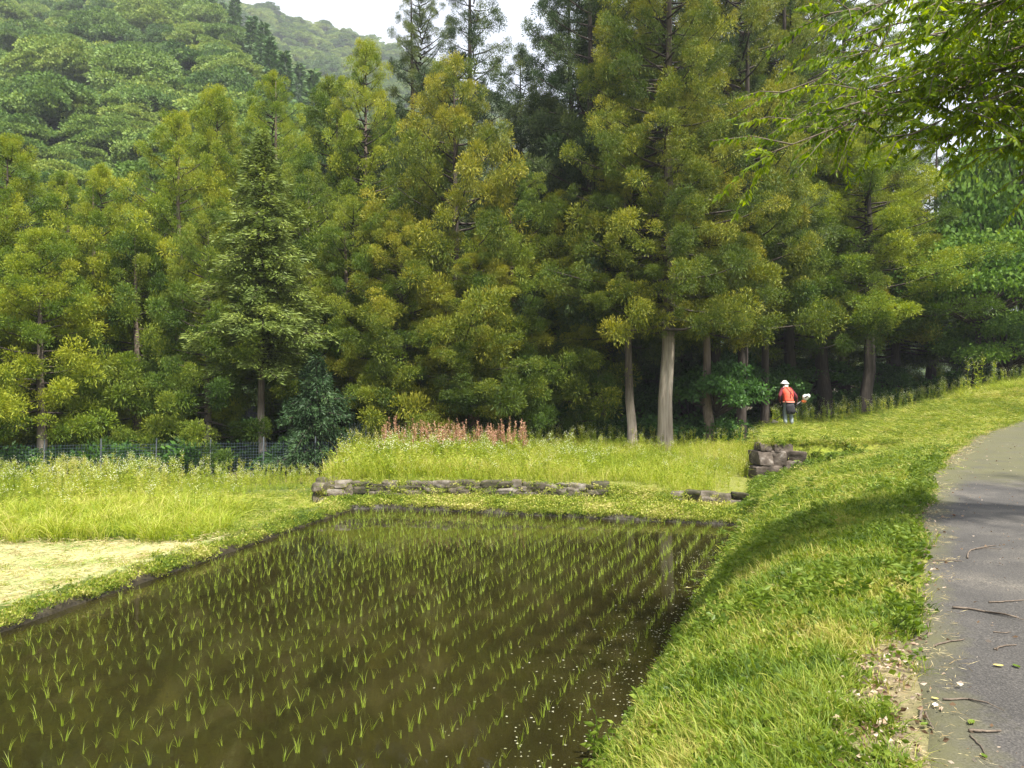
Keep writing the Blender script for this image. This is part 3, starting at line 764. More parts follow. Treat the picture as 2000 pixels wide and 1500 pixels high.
# broadleaf trees at the right, behind the rise
BL = [(1905, 31, 420, 3.0, 700, 'bright green broadleaf tree at the right with layered leafy boughs', 0),
      (2000, 33, 190, 3.6, 720, 'tall broadleaf tree cut by the right edge of the photo behind the rise', 1),
      (1965, 31.5, 590, 2.4, 765, 'low spreading broadleaf with flat shaded boughs over the rise at the right', 2)]
LEAFY = []
for k in range(3):
    gq, bq = leafy_crown(200 + k, 5.0, 3.0, 60, .17, 380, .38, .35, .25)
    LEAFY.append((gq.merge(bq, 1).mesh('leafy_crown', [M['broadleaf'], M['bark_dark']]),))
for px, d, pyt, rad, pyb, label, k in BL:
    tree('broadleaf_tree', label, 'broadleaf tree', 'broadleaf trees at the right edge of the wood', (px - 1000) / FPX * d, d, (750 - pyt) / FPX * d, rad, (750 - pyb) / FPX * d, LEAFY[k], 'broadleaf', 'bark_dark', .14, k * 1.3, 3.0, 5.0)
# young broadleaf growth between the trunks
SH = [(1400, 26.6, 690, 1.5, 850, 'thin leafy sapling with arching twigs right of the thicker pale trunk'),
      (1428, 29.8, 668, 1.25, 845, 'dense green bush filling the dark corner left of the man'),
      (1350, 28.5, 735, 1.4, 860, 'leafy bush in the gap just right of the thicker pale trunk'),
      (1085, 27.5, 740, 1.5, 855, 'dark leafy bush left of the thinner pale trunk'),
      (1585, 33.5, 690, 1.6, 785, 'leafy bush behind the man at his right'),
      (1700, 34, 700, 1.5, 790, 'low bush at the foot of the wide golden cedar'),
      (1250, 29, 740, 1.4, 860, 'leafy bush seen between the two pale trunks'),
      (1195, 30, 720, 1.7, 850, 'bush in the shade just left of the two pale trunks'),
      (1020, 28.5, 760, 1.6, 860, 'low bush behind the right end of the reddish stalks'),
      (880, 28.5, 770, 1.6, 865, 'dark bush behind the middle of the reddish stalks'),
      (760, 27.0, 780, 1.6, 870, 'dark bush behind the left end of the reddish stalks'),
      (300, 25.5, 810, 1.5, 915, 'bush behind the fence left of the spruce'),
      (1500, 31.5, 700, 1.6, 835, 'bush between dark trunks behind the man at his left'),
      (1330, 31, 690, 1.8, 830, 'pale green sapling in the light gap behind the thicker pale trunk')]
gq, bq = leafy_crown(230, 2.6, 1.5, 40, .13, 210, .4, .2, .2)
SHV = (gq.merge(bq, 1).mesh('bush_crown', [M['under'], M['bark_dark']]),)
for k, (px, d, pyt, rad, pyb, label) in enumerate(SH):
    tree('leafy_bush', label, 'bush', 'bushes under the cedars', (px - 1000) / FPX * d, d, (750 - pyt) / FPX * d, rad, (750 - pyb) / FPX * d, SHV, 'under', 'bark_dark', .035, k * 1.1, 1.5, 2.6)

# ------------------------------------------------------------------ broadleaf tree that leans over the path from the right
def overhang_tree():
    rng = np.random.default_rng(31)
    X0, Y0 = 8.9, 6.4
    z0 = float(H(X0, Y0))
    o = link('path_tree', None, loc=(X0, Y0, z0))
    tag(o, 'broadleaf tree reaching over the path from the right, its leafy boughs hanging into view', 'broadleaf tree')
    tg = Geo(); lg = Geo()
    base = np.array((X0, Y0, z0))
    fork = np.array((X0 - .5, Y0 + .1, 2.6))
    tg.tube(np.array([base - (0, 0, .2), base + (0, 0, .3), base + (-.1, 0, 1.6), fork]) - base, (.30, .23, .19, .17), 12, cap=False)
    ends = [P(1500, 300, 6.4), P(1560, 235, 6.9), P(1520, 185, 7.4), P(1660, 110, 6.2), P(1640, 200, 6.6), P(1720, 290, 6.2), P(1840, 275, 6.6), P(1940, 300, 7.0),
            P(1600, 30, 5.4), P(1760, -20, 5.0), P(1700, 60, 5.6), P(1820, 150, 6.2), P(1950, 130, 6.0), P(1900, 20, 5.2), P(1980, 215, 6.6), P(2040, 330, 7.4), P(1790, 215, 7.2), P(1600, 280, 7.0), P(1890, 240, 7.6)]
    ins = len(ends)
    # the rest of the crown, above and to the right of the picture
    for q in range(16):
        d = sphere_dirs(1, rng)[0]
        ends.append(np.array((11.0, 5.4, 5.4)) + d * np.array((3.0, 3.2, 2.0)))
    LB, LD, LT, LL = [], [], [], []
    for q, e in enumerate(ends):
        a = fork + (0, 0, rng.uniform(-.3, .8)); L = np.linalg.norm(e - a)
        mid = (a + e) / 2 + np.array((0, 0, .16 * L)) + rng.normal(0, .1, 3)
        s = np.linspace(0, 1, 9)[:, None]
        path = (1 - s) ** 2 * a + 2 * s * (1 - s) * mid + s * s * e
        tg.tube(path - base, np.linspace(.034, .004, 9) * (.5 + .08 * L), 6, cap=False)
        nt_ = 60 if q < ins else 10
        for w in range(nt_):
            u = rng.uniform(.34 if q < ins else .3, 1.0)
            i = min(7, int(u * 8)); p0 = path[i] + (path[i + 1] - path[i]) * (u * 8 - i)
            dirn = unit(unit(path[i + 1] - path[i]) * rng.uniform(.2, 1.1) + np.array((rng.normal(0, .8), rng.normal(0, .8), rng.normal(-.06, .38))))
            tl = rng.uniform(.3, .75)
            tw = np.array([p0, p0 + dirn * tl * .5 + (0, 0, .02), p0 + dirn * tl + (0, 0, -.10 * tl)])
            tg.tube(tw - base, (.007, .004, .002), 4, cap=False)
            nl = int(tl * (104 if q < ins else 34))
            v = rng.uniform(.08, 1, nl)[:, None]
            pos = np.where(v < .5, tw[0] + (tw[1] - tw[0]) * v * 2, tw[1] + (tw[2] - tw[1]) * (v - .5) * 2)
            sd = unit(np.cross(dirn, (0, 0, 1)))
            D = dirn * .45 + sd * rng.choice((-1, 1), nl)[:, None] * rng.uniform(.3, 1, nl)[:, None] + np.stack([rng.normal(0, .2, nl), rng.normal(0, .2, nl), rng.uniform(-1.15, -.1, nl)], 1)
            LB.append(pos - base); LD.append(D); LL.append(rng.uniform(.042, .088, nl) * (1 if q < ins else 1.35)); LT.append(rng.uniform(.2, .7) + rng.normal(0, .14, nl))
    LB = np.vstack(LB); LD = np.vstack(LD); LL = np.concatenate(LL); LT = np.concatenate(LT)
    up = np.stack([rng.normal(0, .5, len(LB)), rng.normal(0, .5, len(LB)), np.ones(len(LB))], 1)
    lg.kites(LB, LD, LL, LL * rng.uniform(.27, .38, len(LB)), rng, LT, side=np.cross(unit(LD), up), mid=.42, fold=.12)
    link('trunk', tg.mesh('path_tree_trunk', [M['twig']], True), o)
    link('crown', lg.mesh('path_tree_crown', [M['overhang']]), o)
overhang_tree()

# ------------------------------------------------------------------ forest on the mountain
def hill_crown(seed, Hc, Rr, n_blob, per, leaf):
    rng = np.random.default_rng(seed); g = Geo()
    for i in range(n_blob):
        d = sphere_dirs(1, rng)[0]; d[2] = abs(d[2]); rad = rng.uniform(.7, 1)
        c = d * np.array((Rr, Rr, Hc * .75)) * rad + np.array((0, 0, Hc * .12))
        r = Rr * rng.uniform(.2, .34)
        p = sphere_dirs(per, rng); p[:, 2] = np.abs(p[:, 2]) * 1.2 - .25
        pos = c + p * np.array((r * 1.25, r * 1.25, r * .42)) * rng.uniform(.6, 1, per)[:, None]
        D = p * np.array((1, 1, .2)) + rng.normal(0, .4, (per, 3)) - np.array((0, 0, .12))
        up = p * .5 + np.array((0, 0, 1)) + rng.normal(0, .35, (per, 3))
        g.kites(pos, D, leaf * rng.uniform(.7, 1.3, per), leaf * .7 * rng.uniform(.7, 1.2, per), rng, rng.uniform(.25, .6) + rng.normal(0, .12, per), side=np.cross(unit(D), up), mid=.5)
    return g
def hill_cone(seed, Hc, Rr):
    rng = np.random.default_rng(seed); g = Geo(); n = 900
    t = rng.uniform(0, 1, n) ** .9; az = rng.uniform(0, 6.28, n); r = Rr * (1 - t) ** .8 * rng.uniform(.5, 1.05, n) + .1
    o = np.stack([np.cos(az), np.sin(az), 0 * az], 1)
    g.kites(o * r[:, None] * .6 + np.array((0, 0, 1)) * (t * Hc)[:, None], o + np.stack([rng.normal(0, .3, n), rng.normal(0, .3, n), rng.uniform(-.5, .5, n)], 1), rng.uniform(.5, .95, n), rng.uniform(.25, .42, n), rng, rng.uniform(.3, .7, n), tip=.15)
    return g
rng = np.random.default_rng(50)
hm = [hill_crown(300 + k, 5.6, 4.4, 50, 300, .27).mesh('far_broadleaf', [M['hill_leaf']]) for k in range(6)]
hc = [hill_cone(320 + k, 13, 2.0).mesh('far_conifer', [M['hill_conifer']]) for k in range(3)]
def hill_points(sp, jit):
    gx_, gy_ = np.meshgrid(np.arange(-330, 260, sp), np.arange(54, 450, sp))
    X = gx_.ravel() + rng.uniform(-jit, jit, gx_.size); Y = gy_.ravel() + rng.uniform(-jit, jit, gx_.size)
    k = (np.abs(X) < .76 * Y + 12) & (hillz(X, Y) > -5.5)
    return X[k], Y[k]
def valley(X, Y):
    e = -33 - .56 * (Y - 100)
    return (X - e > 2) & (X - e < 44 + 8 * vnoise(X * .05, Y * .05, 50)) & (Y > 85) & (Y < 330)
X, Y = hill_points(5.2, 2.4)
sel = ~valley(X, Y) | (rng.random(len(X)) < .06); X, Y = X[sel], Y[sel]
scatter('hillside_forest', np.stack([X, Y, hillz(X, Y) + rng.uniform(1.0, 5.0, len(X))], 1), rot_up(len(X), rng, .1), rng.uniform(.5, .9, len(X)) * np.where(rng.random(len(X)) < .2, 1.6, 1.1), pick_collection('far_broadleaves', hm), len(hm), rng)
X, Y = hill_points(3.6, 1.6)
sel = valley(X, Y); 
X, Y = X[sel], Y[sel]
scatter('hillside_conifer_forest', np.stack([X, Y, hillz(X, Y) + rng.uniform(-1, 2.0, len(X)) - 2 * (Y > 380)], 1), rot_up(len(X), rng, .03), rng.uniform(.7, 1.25, len(X)), pick_collection('far_conifers', hc), len(hc), rng)

# ------------------------------------------------------------------ small plants
def blades(g, n, spread, h0, h1, w, bend, rng, tint=(.2, .7), tip=.15, mat=0, k=4, base=(0, 0)):
    a = rng.uniform(0, 6.283, n); r = spread * np.sqrt(rng.uniform(0, 1, n))
    B = np.stack([base[0] + r * np.cos(a), base[1] + r * np.sin(a), np.full(n, -.01)], 1)
    h = rng.uniform(h0, h1, n); az = a + rng.normal(0, .9, n); bd = bend * rng.uniform(.3, 1.3, n) * h
    s = np.linspace(0, 1, k)
    out = np.stack([np.cos(az), np.sin(az), 0 * az], 1)
    Cc = B[:, None] + out[:, None] * (bd[:, None] * s[None] ** 1.8)[..., None]
    Cc[..., 2] += h[:, None] * (s[None] - .38 * np.minimum(bend, 1.2) * s[None] ** 3)
    W = w * rng.uniform(.7, 1.3, n)[:, None] * np.array([1, .95, .7, .04] if k == 4 else np.linspace(1, .05, k))[None]
    S = np.cross(out, (0, 0, 1)) + rng.normal(0, .45, (n, 3))
    g.ribbons(Cc, W, S, rng.uniform(*tint, n), tip, mat)
def leaflets(g, n, spread, h0, h1, leaf, rng, tint=(.2, .7), mat=0, wide=.7, flat=.5):
    a = rng.uniform(0, 6.283, n); r = spread * np.sqrt(rng.uniform(0, 1, n)); h = rng.uniform(h0, h1, n)
    B = np.stack([r * np.cos(a), r * np.sin(a), h], 1)
    az = rng.uniform(0, 6.283, n)
    D = np.stack([np.cos(az), np.sin(az), rng.normal(.05, flat, n)], 1)
    up = np.stack([rng.normal(0, .35, n), rng.normal(0, .35, n), np.ones(n)], 1)
    L = leaf * rng.uniform(.6, 1.3, n)
    g.kites(B, D, L, L * wide, rng, rng.uniform(*tint, n), side=np.cross(unit(D), up), mid=.5, mat=mat, fold=.08)
def fleabane(seed, h, heads):
    """upright weed: leafy stem, forked top with small white daisies and buds"""
    rng = np.random.default_rng(seed); g = Geo()
    for st in range(rng.integers(1, 4)):
        hh = h * rng.uniform(.75, 1.05); bx, by = rng.normal(0, .05, 2); lx, ly = rng.normal(0, .05, 2)
        def pt(s): return np.array((bx + lx * s, by + ly * s, hh * s))
        g.tube([pt(0), pt(.4), pt(.75), pt(1)], (.006, .005, .004, .003), 4, .45, 0, False)
        nl = int(26 * h)
        s = rng.uniform(.05, .92, nl); az = np.arange(nl) * 2.4 + rng.normal(0, .4, nl)
        D = np.stack([np.cos(az), np.sin(az), rng.uniform(.1, .8, nl)], 1)
        g.kites([pt(q) for q in s], D, rng.uniform(.06, .13, nl) * (1.25 - .6 * s), rng.uniform(.016, .03, nl), rng, rng.uniform(.3, .75, nl), tip=.1, mid=.45)
        for q in range(heads):
            az = rng.uniform(0, 6.28); s0 = rng.uniform(.72, .97); e = pt(s0) + np.array((math.cos(az), math.sin(az), 0)) * rng.uniform(.03, .11) + (0, 0, rng.uniform(.03, .13))
            g.tube([pt(s0), (pt(s0) + e) / 2 + (0, 0, -.01), e], (.0028, .002, .002), 3, .6, 0, False)
            m = 8; a = np.arange(m) * 6.283 / m
            fl = rng.random() < .72
            D = np.stack([np.cos(a), np.sin(a), np.full(m, .45 if fl else 1.6)], 1)
            g.kites(np.tile(e, (m, 1)), D, .017 if fl else .012, .011 if fl else .006, rng, rng.uniform(.2, 1, m), side=np.stack([-np.sin(a), np.cos(a), 0 * a + .01], 1) * 0 + (0, 0, 1), mat=1 if fl else 0)
    return g
def sorrel(seed, h):
    rng = np.random.default_rng(seed); g = Geo()
    for st in range(3):
        bx, by = rng.normal(0, .06, 2); lx, ly = rng.normal(0, .06, 2); hh = h * rng.uniform(.8, 1.05)
        def pt(s): return np.array((bx + lx * s, by + ly * s, hh * s))
        g.tube([pt(0), pt(.5), pt(1)], (.006, .005, .002), 4, .4, 0, False)
        n = 46; s = rng.uniform(.6, 1.0, n); az = rng.uniform(0, 6.28, n)
        g.kites([pt(q) for q in s], np.stack([np.cos(az), np.sin(az), rng.uniform(.4, 1.6, n)], 1), rng.uniform(.035, .085, n) * (1.6 - s), rng.uniform(.014, .022, n), rng, rng.uniform(0, 1, n), mat=1)
        n = 9; s = rng.uniform(.03, .5, n); az = rng.uniform(0, 6.28, n)
        g.kites([pt(q) for q in s], np.stack([np.cos(az), np.sin(az), rng.uniform(.2, .9, n)], 1), .14, .035, rng, rng.uniform(.2, .6, n), mat=0)
    return g

rng = np.random.default_rng(400)
def variants(nv, fn, mats, name):
    r = []
    for k in range(nv):
        g = Geo(); fn(g, np.random.default_rng(hash(name) % 1 + 700 + k * 13 + len(name) * 101)); r.append(g.mesh(name, mats))
    return r
G_long = variants(5, lambda g, r: blades(g, 34, .10, .10, .27, .0065, .75, r, (.15, .75), .15), [M['grass']], 'grass_tuft')
G_short = variants(5, lambda g, r: (blades(g, 34, .12, .035, .11, .0055, .7, r, (.2, .9), .1), leaflets(g, 7, .11, .01, .05, .032, r, (.1, .6))), [M['grass']], 'short_tuft')
G_clover = variants(5, lambda g, r: (leaflets(g, 26, .12, .02, .11, .042, r, (.2, .8)), blades(g, 6, .1, .05, .14, .005, .6, r, (.3, .7))), [M['weed']], 'clover_patch')
def mugwort(g, r):
    for q in range(4):
        b = r.normal(0, .05, 2); h = r.uniform(.10, .26); n = 13
        s = r.uniform(.15, 1, n); az = np.arange(n) * 2.4
        D = np.stack([np.cos(az), np.sin(az), r.uniform(-.1, .6, n)], 1)
        B = np.stack([b[0] + 0 * s, b[1] + 0 * s, s * h], 1)
        up = np.stack([r.normal(0, .3, n), r.normal(0, .3, n), np.ones(n)], 1)
        g.kites(B, D, r.uniform(.05, .105, n), r.uniform(.022, .045, n), r, r.uniform(.2, .7, n), side=np.cross(unit(D), up), fold=.1)
G_mug = variants(5, mugwort, [M['weed']], 'leafy_weed')
def clip(g, r):
    n = 16; az = r.uniform(0, 6.28, n)
    B = np.stack([r.normal(0, .10, n), r.normal(0, .10, n), r.uniform(.005, .05, n)], 1)
    g.kites(B, np.stack([np.cos(az), np.sin(az), r.normal(0, .12, n)], 1), r.uniform(.05, .18, n), r.uniform(.004, .008, n), r, r.uniform(0, 1, n), mid=.5)
G_straw = variants(4, clip, [M['straw']], 'straw_clipping')
G_cut = variants(4, lambda g, r: (blades(g, 26, .13, .03, .09, .007, .9, r, (.2, .9), .1), clip(g, r)), [M['cut_grass']], 'cut_tuft')
G_creep = variants(4, lambda g, r: (leaflets(g, 40, .14, .0, .05, .034, r, (.15, .95), flat=.7), blades(g, 8, .12, .03, .08, .005, .8, r, (.4, .9))), [M['cut_grass']], 'creeping_weed')
G_tall = variants(5, lambda g, r: blades(g, 38, .16, .30, .72, .011, .75, r, (.1, .75), .2, k=4), [M['field']], 'tall_tuft')
G_mid = variants(5, lambda g, r: (blades(g, 26, .15, .22, .50, .008, .5, r, (.15, .8), .2), leaflets(g, 22, .15, .1, .42, .05, r, (.1, .7), wide=.35)), [M['field']], 'field_tuft')
FB = [fleabane(500 + k, (.75, .95, 1.05, .85, 1.0)[k], 9).mesh('fleabane', [M['field'], M['flower']]) for k in range(5)]
FBW = [fleabane(520 + k, (.75, .95, 1.05, .85, 1.0)[k], 12).mesh('fleabane', [M['weed'], M['flower']]) for k in range(5)]
SO = [sorrel(540 + k, 1.0).mesh('sorrel', [M['field'], M['sorrel']]) for k in range(4)]
UN = []
for k in range(4):
    g = Geo(); r_ = np.random.default_rng(560 + k)
    for q in range(7):
        c = np.array((*r_.normal(0, .28, 2), r_.uniform(.15, .6))); n = 44
        p = sphere_dirs(n, r_); B = c + p * np.array((.28, .28, .15)) * r_.uniform(.5, 1, n)[:, None]
        D = p * .6 + np.stack([r_.normal(0, .5, n), r_.normal(0, .5, n), r_.normal(-.1, .3, n)], 1)
        up = np.stack([r_.normal(0, .4, n), r_.normal(0, .4, n), np.ones(n)], 1)
        g.kites(B, D, r_.uniform(.07, .16, n), r_.uniform(.04, .08, n), r_, r_.uniform(.1, .8, n), side=np.cross(unit(D), up))
    UN.append(g.mesh('undergrowth_clump', [M['under']]))

def strew(name, X, Y, scl, meshes, rng, tilt=.15, dz=0.0):
    Z = H(X, Y) + dz
    if 'bund' in name: Z = np.maximum(Z, -2.685)
    return scatter(name, np.stack([X, Y, Z], 1), rot_up(len(X), rng, tilt), scl, pick_collection(name + '_kinds', meshes), len(meshes), rng)

def on_bank(X, Y): return ~((Y < 4.5) & (X > XP(Y) - .34) & (fbm(X * 4, Y * 4, 95) > .36)) & (X > XF(Y) - .02) & (X < XP(Y) - .07 + .6 * (fbm(X * 2.2, Y * 2.2, 24) - .5))
rg = np.random.default_rng(410)
# long grass on the near bank, thinning to mown turf farther on
X, Y = area_points(rg, -2, 4.5, 1.6, 8.5, 330, on_bank)
u = fbm(X * .9, Y * .9, 60); k = (u > .40) & (rg.random(len(X)) < 1 - ss(4.2, 7.5, Y) * .85)
strew('bank_grass', X[k], Y[k], rg.uniform(.35, .72, k.sum()) * (1 - .3 * ss(3.5, 6, Y[k])), G_long, rg, .2)
X, Y = area_points(rg, -2, 6, 1.6, 10, 260, on_bank)
strew('bank_short_grass', X, Y, rg.uniform(.7, 1.35, len(X)), G_short, rg, .2)
X, Y = area_points(rg, 0, 19, 10, 29, 95, lambda X, Y: on_bank(X, Y) & ((Y < 20.3) | (H(X, Y) > -1.5)))
strew('bank_mown_grass', X, Y, rg.uniform(.9, 1.6, len(X)), G_short[:3] + G_cut[:2], rg, .2)
X, Y = area_points(rg, -2, 9, 1.6, 16, 150, on_bank)
u = fbm(X * .8 + 9, Y * .8, 61); s = (X - XF(Y)) / (XP(Y) - XF(Y))
k = (u > .52) | (s < .10)
strew('bank_clover', X[k], Y[k], rg.uniform(.5, .95, k.sum()), G_clover, rg, .2)
X, Y = area_points(rg, -2, 8, 1.6, 20, 100, on_bank)
u = fbm(X * .7 + 3, Y * .7 + 5, 62); s = (X - XF(Y)) / (XP(Y) - XF(Y))
k = (u > .55) | ((s < .13) & (rg.random(len(X)) < .8)) | (s > .90) & (rg.random(len(X)) < .3)
strew('bank_leafy_weeds', X[k], Y[k], rg.uniform(.45, .9, k.sum()), G_mug, rg, .2)
X, Y = area_points(rg, -2, 14, 1.6, 26, 55, lambda X, Y: (X > XF(Y) + .25) & (X < XP(Y) + .25))
e = np.abs(X - XP(Y)) < .3
k = e | (fbm(X, Y, 63) > .46)
k &= rg.random(len(X)) < .55
strew('mown_clippings', X[k], Y[k], rg.uniform(.28, .6, k.sum()), G_straw, rg, .12, .02)
X, Y = area_points(rg, 3, 22, 1.6, 22, 45, lambda X, Y: (X > XP(Y) + PATH_W - .15) & (X < XP(Y) + PATH_W + 3))
strew('far_verge_grass', X, Y, rg.uniform(.9, 1.6, len(X)), G_short + G_clover, rg, .2)
# cut turf on the man's terrace and on the low banks round the paddy
X, Y = area_points(rg, 5, 20, 20.1, 31, 70, lambda X, Y: (X > XF(Y) + .02) & (X < XP(Y) - .1))
strew('terrace_turf', X, Y, rg.uniform(1.0, 2.0, len(X)), G_cut, rg, .2)
X, Y = area_points(rg, -7, 6, 6, 18.2, 260, lambda X, Y: (Y > YF(X) + .05) & (Y < YW(X) + .15) & (X > XL(Y) - .6) & (X < XF(Y) + .2))
strew('bund_creepers', X, Y, rg.uniform(.8, 1.4, len(X)), G_creep, rg, .25)
yy = rg.uniform(5.5, 17.1, 1500); dd = rg.uniform(-.03, .12, 1500)
xx = np.concatenate([XL(yy) - dd, rg.uniform(-3.5, 4.6, 900)]); yy = np.concatenate([yy, YF(xx[1500:]) + rg.uniform(-.03, .12, 900)])
k = fbm(xx * 2.5, yy * 2.5, 90) > .40; xx, yy = xx[k], yy[k]
scatter('bund_lip_grass', np.stack([xx, yy, np.full(len(xx), -2.70) - rg.uniform(0, .035, len(xx))], 1), rot_up(len(xx), rg, .5), rg.uniform(.4, .85, len(xx)), pick_collection('lip_kinds', G_creep + G_short[:3]), 7, rg)
X, Y = area_points(rg, -9, -2.5, 6, 18.2, 240, lambda X, Y: (X > XL(Y) - .30 - .15 * (fbm(X * 1.5, Y * 1.5, 64) - .5)) & (X < XL(Y) - .05))
strew('left_bund_grass', X, Y, rg.uniform(.7, 1.3, len(X)), G_creep[:2] + G_short[:3], rg, .25)
# left field: stubble, tall grass, mown strip, flowering weeds
def lft(X, Y): return X < XL(Y) - .33
X, Y = area_points(rg, -17, -4, 7, 13.2, 40, lft)
k = Y < 13.15
strew('dry_stubble', X[k], Y[k], rg.uniform(.7, 1.3, k.sum()), G_straw, rg, .15, .01)
k = rg.random(len(X)) < .12 + .45 * ss(.45, .62, fbm(X * 1.2, Y * 1.2, 65)) + .05
strew('stubble_regrowth', X[k], Y[k], rg.uniform(.6, 1.1, k.sum()), G_cut, rg, .2)
def tallmask(X, Y):
    back = np.interp(X, [-18, -11, -7.5, -5.2], [15.0, 15.6, 17.0, 16.0])
    return lft(X, Y) & (Y > 13.15 + .5 * (fbm(X * .7, Y * .7, 21) - .5)) & (Y < back) & (X < XL(Y) - .65 - 1.0 * ss(13.5, 16, Y))
X, Y = area_points(rg, -18, -4, 12.6, 17.2, 34, tallmask)
strew('tall_grass', X, Y, rg.uniform(.55, .95, len(X)) * (.75 + .5 * fbm(X * .8, Y * .8, 66)), G_tall, rg, .2)
k = rg.random(len(X)) < .16 * ss(14.2, 15.5, Y)
strew('white_flowering_grass', X[k], Y[k], rg.uniform(.6, .9, k.sum()), FB, rg, .12)
X, Y = area_points(rg, -17, -3.6, 13.0, 19.0, 60, lambda X, Y: lft(X, Y) & ~tallmask(X, Y) & (X < -4.3 - .1 * (Y - 17)) & (Y > 13.2))
strew('mown_strip_grass', X, Y, rg.uniform(.8, 1.4, len(X)), G_cut, rg, .2)
def wmask(X, Y): return lft(X, Y) & (Y > np.interp(X, [-16, -9.5, -7, -5.0], [17.6, 17.6, 18.2, 20.0])) & (Y < np.interp(X, [-16, -4.5], [20.4, 22.5])) & (X < -4.5)
X, Y = area_points(rg, -17, -4, 17.2, 22.5, 17, wmask)
strew('flowering_weeds_by_fence', X, Y, rg.uniform(.55, .95, len(X)) * (1 - .38 * ss(-9.5, -6.5, X)), FB, rg, .12)
X, Y = area_points(rg, -17, -4, 17.2, 22.5, 22, wmask)
strew('tall_grass_by_fence', X, Y, rg.uniform(.5, .85, len(X)) * (1 - .4 * ss(-9.5, -6.5, X)), G_mid, rg, .2)
# overgrown field on the middle terrace
def fmask(X, Y): return (X > -4.3 - .1 * (Y - 17.5)) & (Y > YW(X) + .28 + .8 * ss(1.9, 2.5, X) * (1 - ss(3.3, 3.9, X))) & (X < XF(Y) - .05) & (Y < 26.2)
X, Y = area_points(rg, -6, 9, 16.5, 26.3, 24, fmask)
fs = np.interp(X, [-5, -3, 2, 6], [1.5, 1.45, 1.0, .8]) * ss(-.35, .9, Y - YW(X))
nearw = 1 - .72 * (1 - ss(.5, 1.3, XF(Y) - X)) * (1 - ss(20, 21.5, Y))
fs = fs * nearw
strew('overgrown_field', X, Y, rg.uniform(.75, 1.15, len(X)) * fs, G_mid, rg, .15)
X, Y = area_points(rg, -6, 9, 16.5, 26.3, 9.5, fmask)
k = rg.random(len(X)) < np.interp(X, [-5, 1, 4, 7], [1, .8, .3, .25]) + .6 * ss(23.5, 25.5, Y); X, Y = X[k], Y[k]
fs = np.interp(X, [-5, -3, 2, 6], [1.05, 1.1, .78, .65]) * (.45 + .55 * ss(0, 1.2, Y - YW(X))) * (1 + .25 * ss(24, 26, Y))
strew('field_fleabane', X, Y, rg.uniform(.75, 1.0, len(X)) * fs, FB, rg, .1)
X, Y = area_points(rg, -3.8, .4, 21.0, 23.4, 6.5, lambda X, Y: X < .4)
strew('reddish_sorrel', X, Y, rg.uniform(.80, 1.22, len(X)), SO, rg, .08)
X, Y = area_points(rg, -6, 9, 16.5, 19.0, 60, lambda X, Y: (X > -4.45) & (Y > YW(X) + .02) & (Y < YW(X) + .40) & (X < XF(Y)))
strew('wall_top_grass', X, Y, rg.uniform(.9, 1.6, len(X)), G_cut, rg, .3)
X, Y = area_points(rg, -5, 5.5, 16, 18.4, 90, lambda X, Y: (np.abs(Y - YW(X) + .10) < .10) & (fbm(X * 1.6, Y * .5, 67) > .42) & (X < XF(Y)))
scatter('wall_moss_and_trailers', np.stack([X, Y - .16, -2.62 + rg.uniform(0, .26, len(X))], 1), rot_up(len(X), rg, .8), rg.uniform(.6, 1.2, len(X)), pick_collection('trailer_kinds', G_creep + G_cut[:1]), 5, rg)
# shade plants of the wood floor
X, Y = area_points(rg, -24, 26, 21.5, 46, 4.2, lambda X, Y: ((Y > 26) & (X < XF(Y) - np.where(Y < 31, 1.2, .1)) & (X > -4.6)) | ((X < -4.6) & (Y > np.interp(X, [-16, -4.5], [21.4, 23.6]))) | ((Y > 31.8) & (X > XF(Y)) & (X < XP(Y) - 3)))
strew('undergrowth', X, Y, rg.uniform(.6, 1.5, len(X)), UN, rg, .15)
X, Y = area_points(rg, 3.5, 12, 12, 16.4, 14, lambda X, Y: (np.abs(X - XF(Y)) < .3))
strew('bank_foot_leaves', X, Y, rg.uniform(.7, 1.2, len(X)), G_mug + G_creep, rg, .3)
X, Y = area_points(rg, -2, 7, 2, 16, 60, lambda X, Y: (X > XF(Y) - .12) & (X < XF(Y) + .28))
strew('bank_foot_weeds', X, Y, rg.uniform(.5, 1.1, len(X)), G_mug + G_clover, rg, .35, -.03)

# ------------------------------------------------------------------ rice
def seedling(seed):
    r = np.random.default_rng(seed); g = Geo()
    nb = r.integers(6, 11)
    blades(g, nb, .018, .13, .26, .0085, .40, r, (.25, .75), .15, k=5)
    g.V[-1][:, 2] += -.03
    return g.mesh('rice_seedling', [M['rice']])
RICE = [seedling(600 + k) for k in range(10)]
ang = math.atan2(.42, 1.0)
uu = np.array((math.sin(ang), math.cos(ang))); vv = np.array((math.cos(ang), -math.sin(ang)))
pts = []
for i in range(-60, 60):
    ph = rg.uniform(0, .2)
    for j in range(-10, 165):
        p = np.array((0.62, 5.6)) + vv * (-.36 - .30 * i) + uu * (.15 * j + ph - 1)
        p = p + rg.normal(0, .013, 2)
        if p[0] > XL(p[1]) + .28 and p[1] < YF(p[0]) - .2 and p[0] < XF(p[1]) - .22 and abs(p[0]) < .72 * p[1] + .4 and p[1] > 4.9 and rg.random() > .05:
            pts.append(p)
pts = np.array(pts)
inside = (np.abs(pts[:, 0]) < .655 * pts[:, 1]) & (2.72 / pts[:, 1] < .497)
order = np.argsort(np.where(inside, np.hypot(pts[:, 0], pts[:, 1]), 1e6))
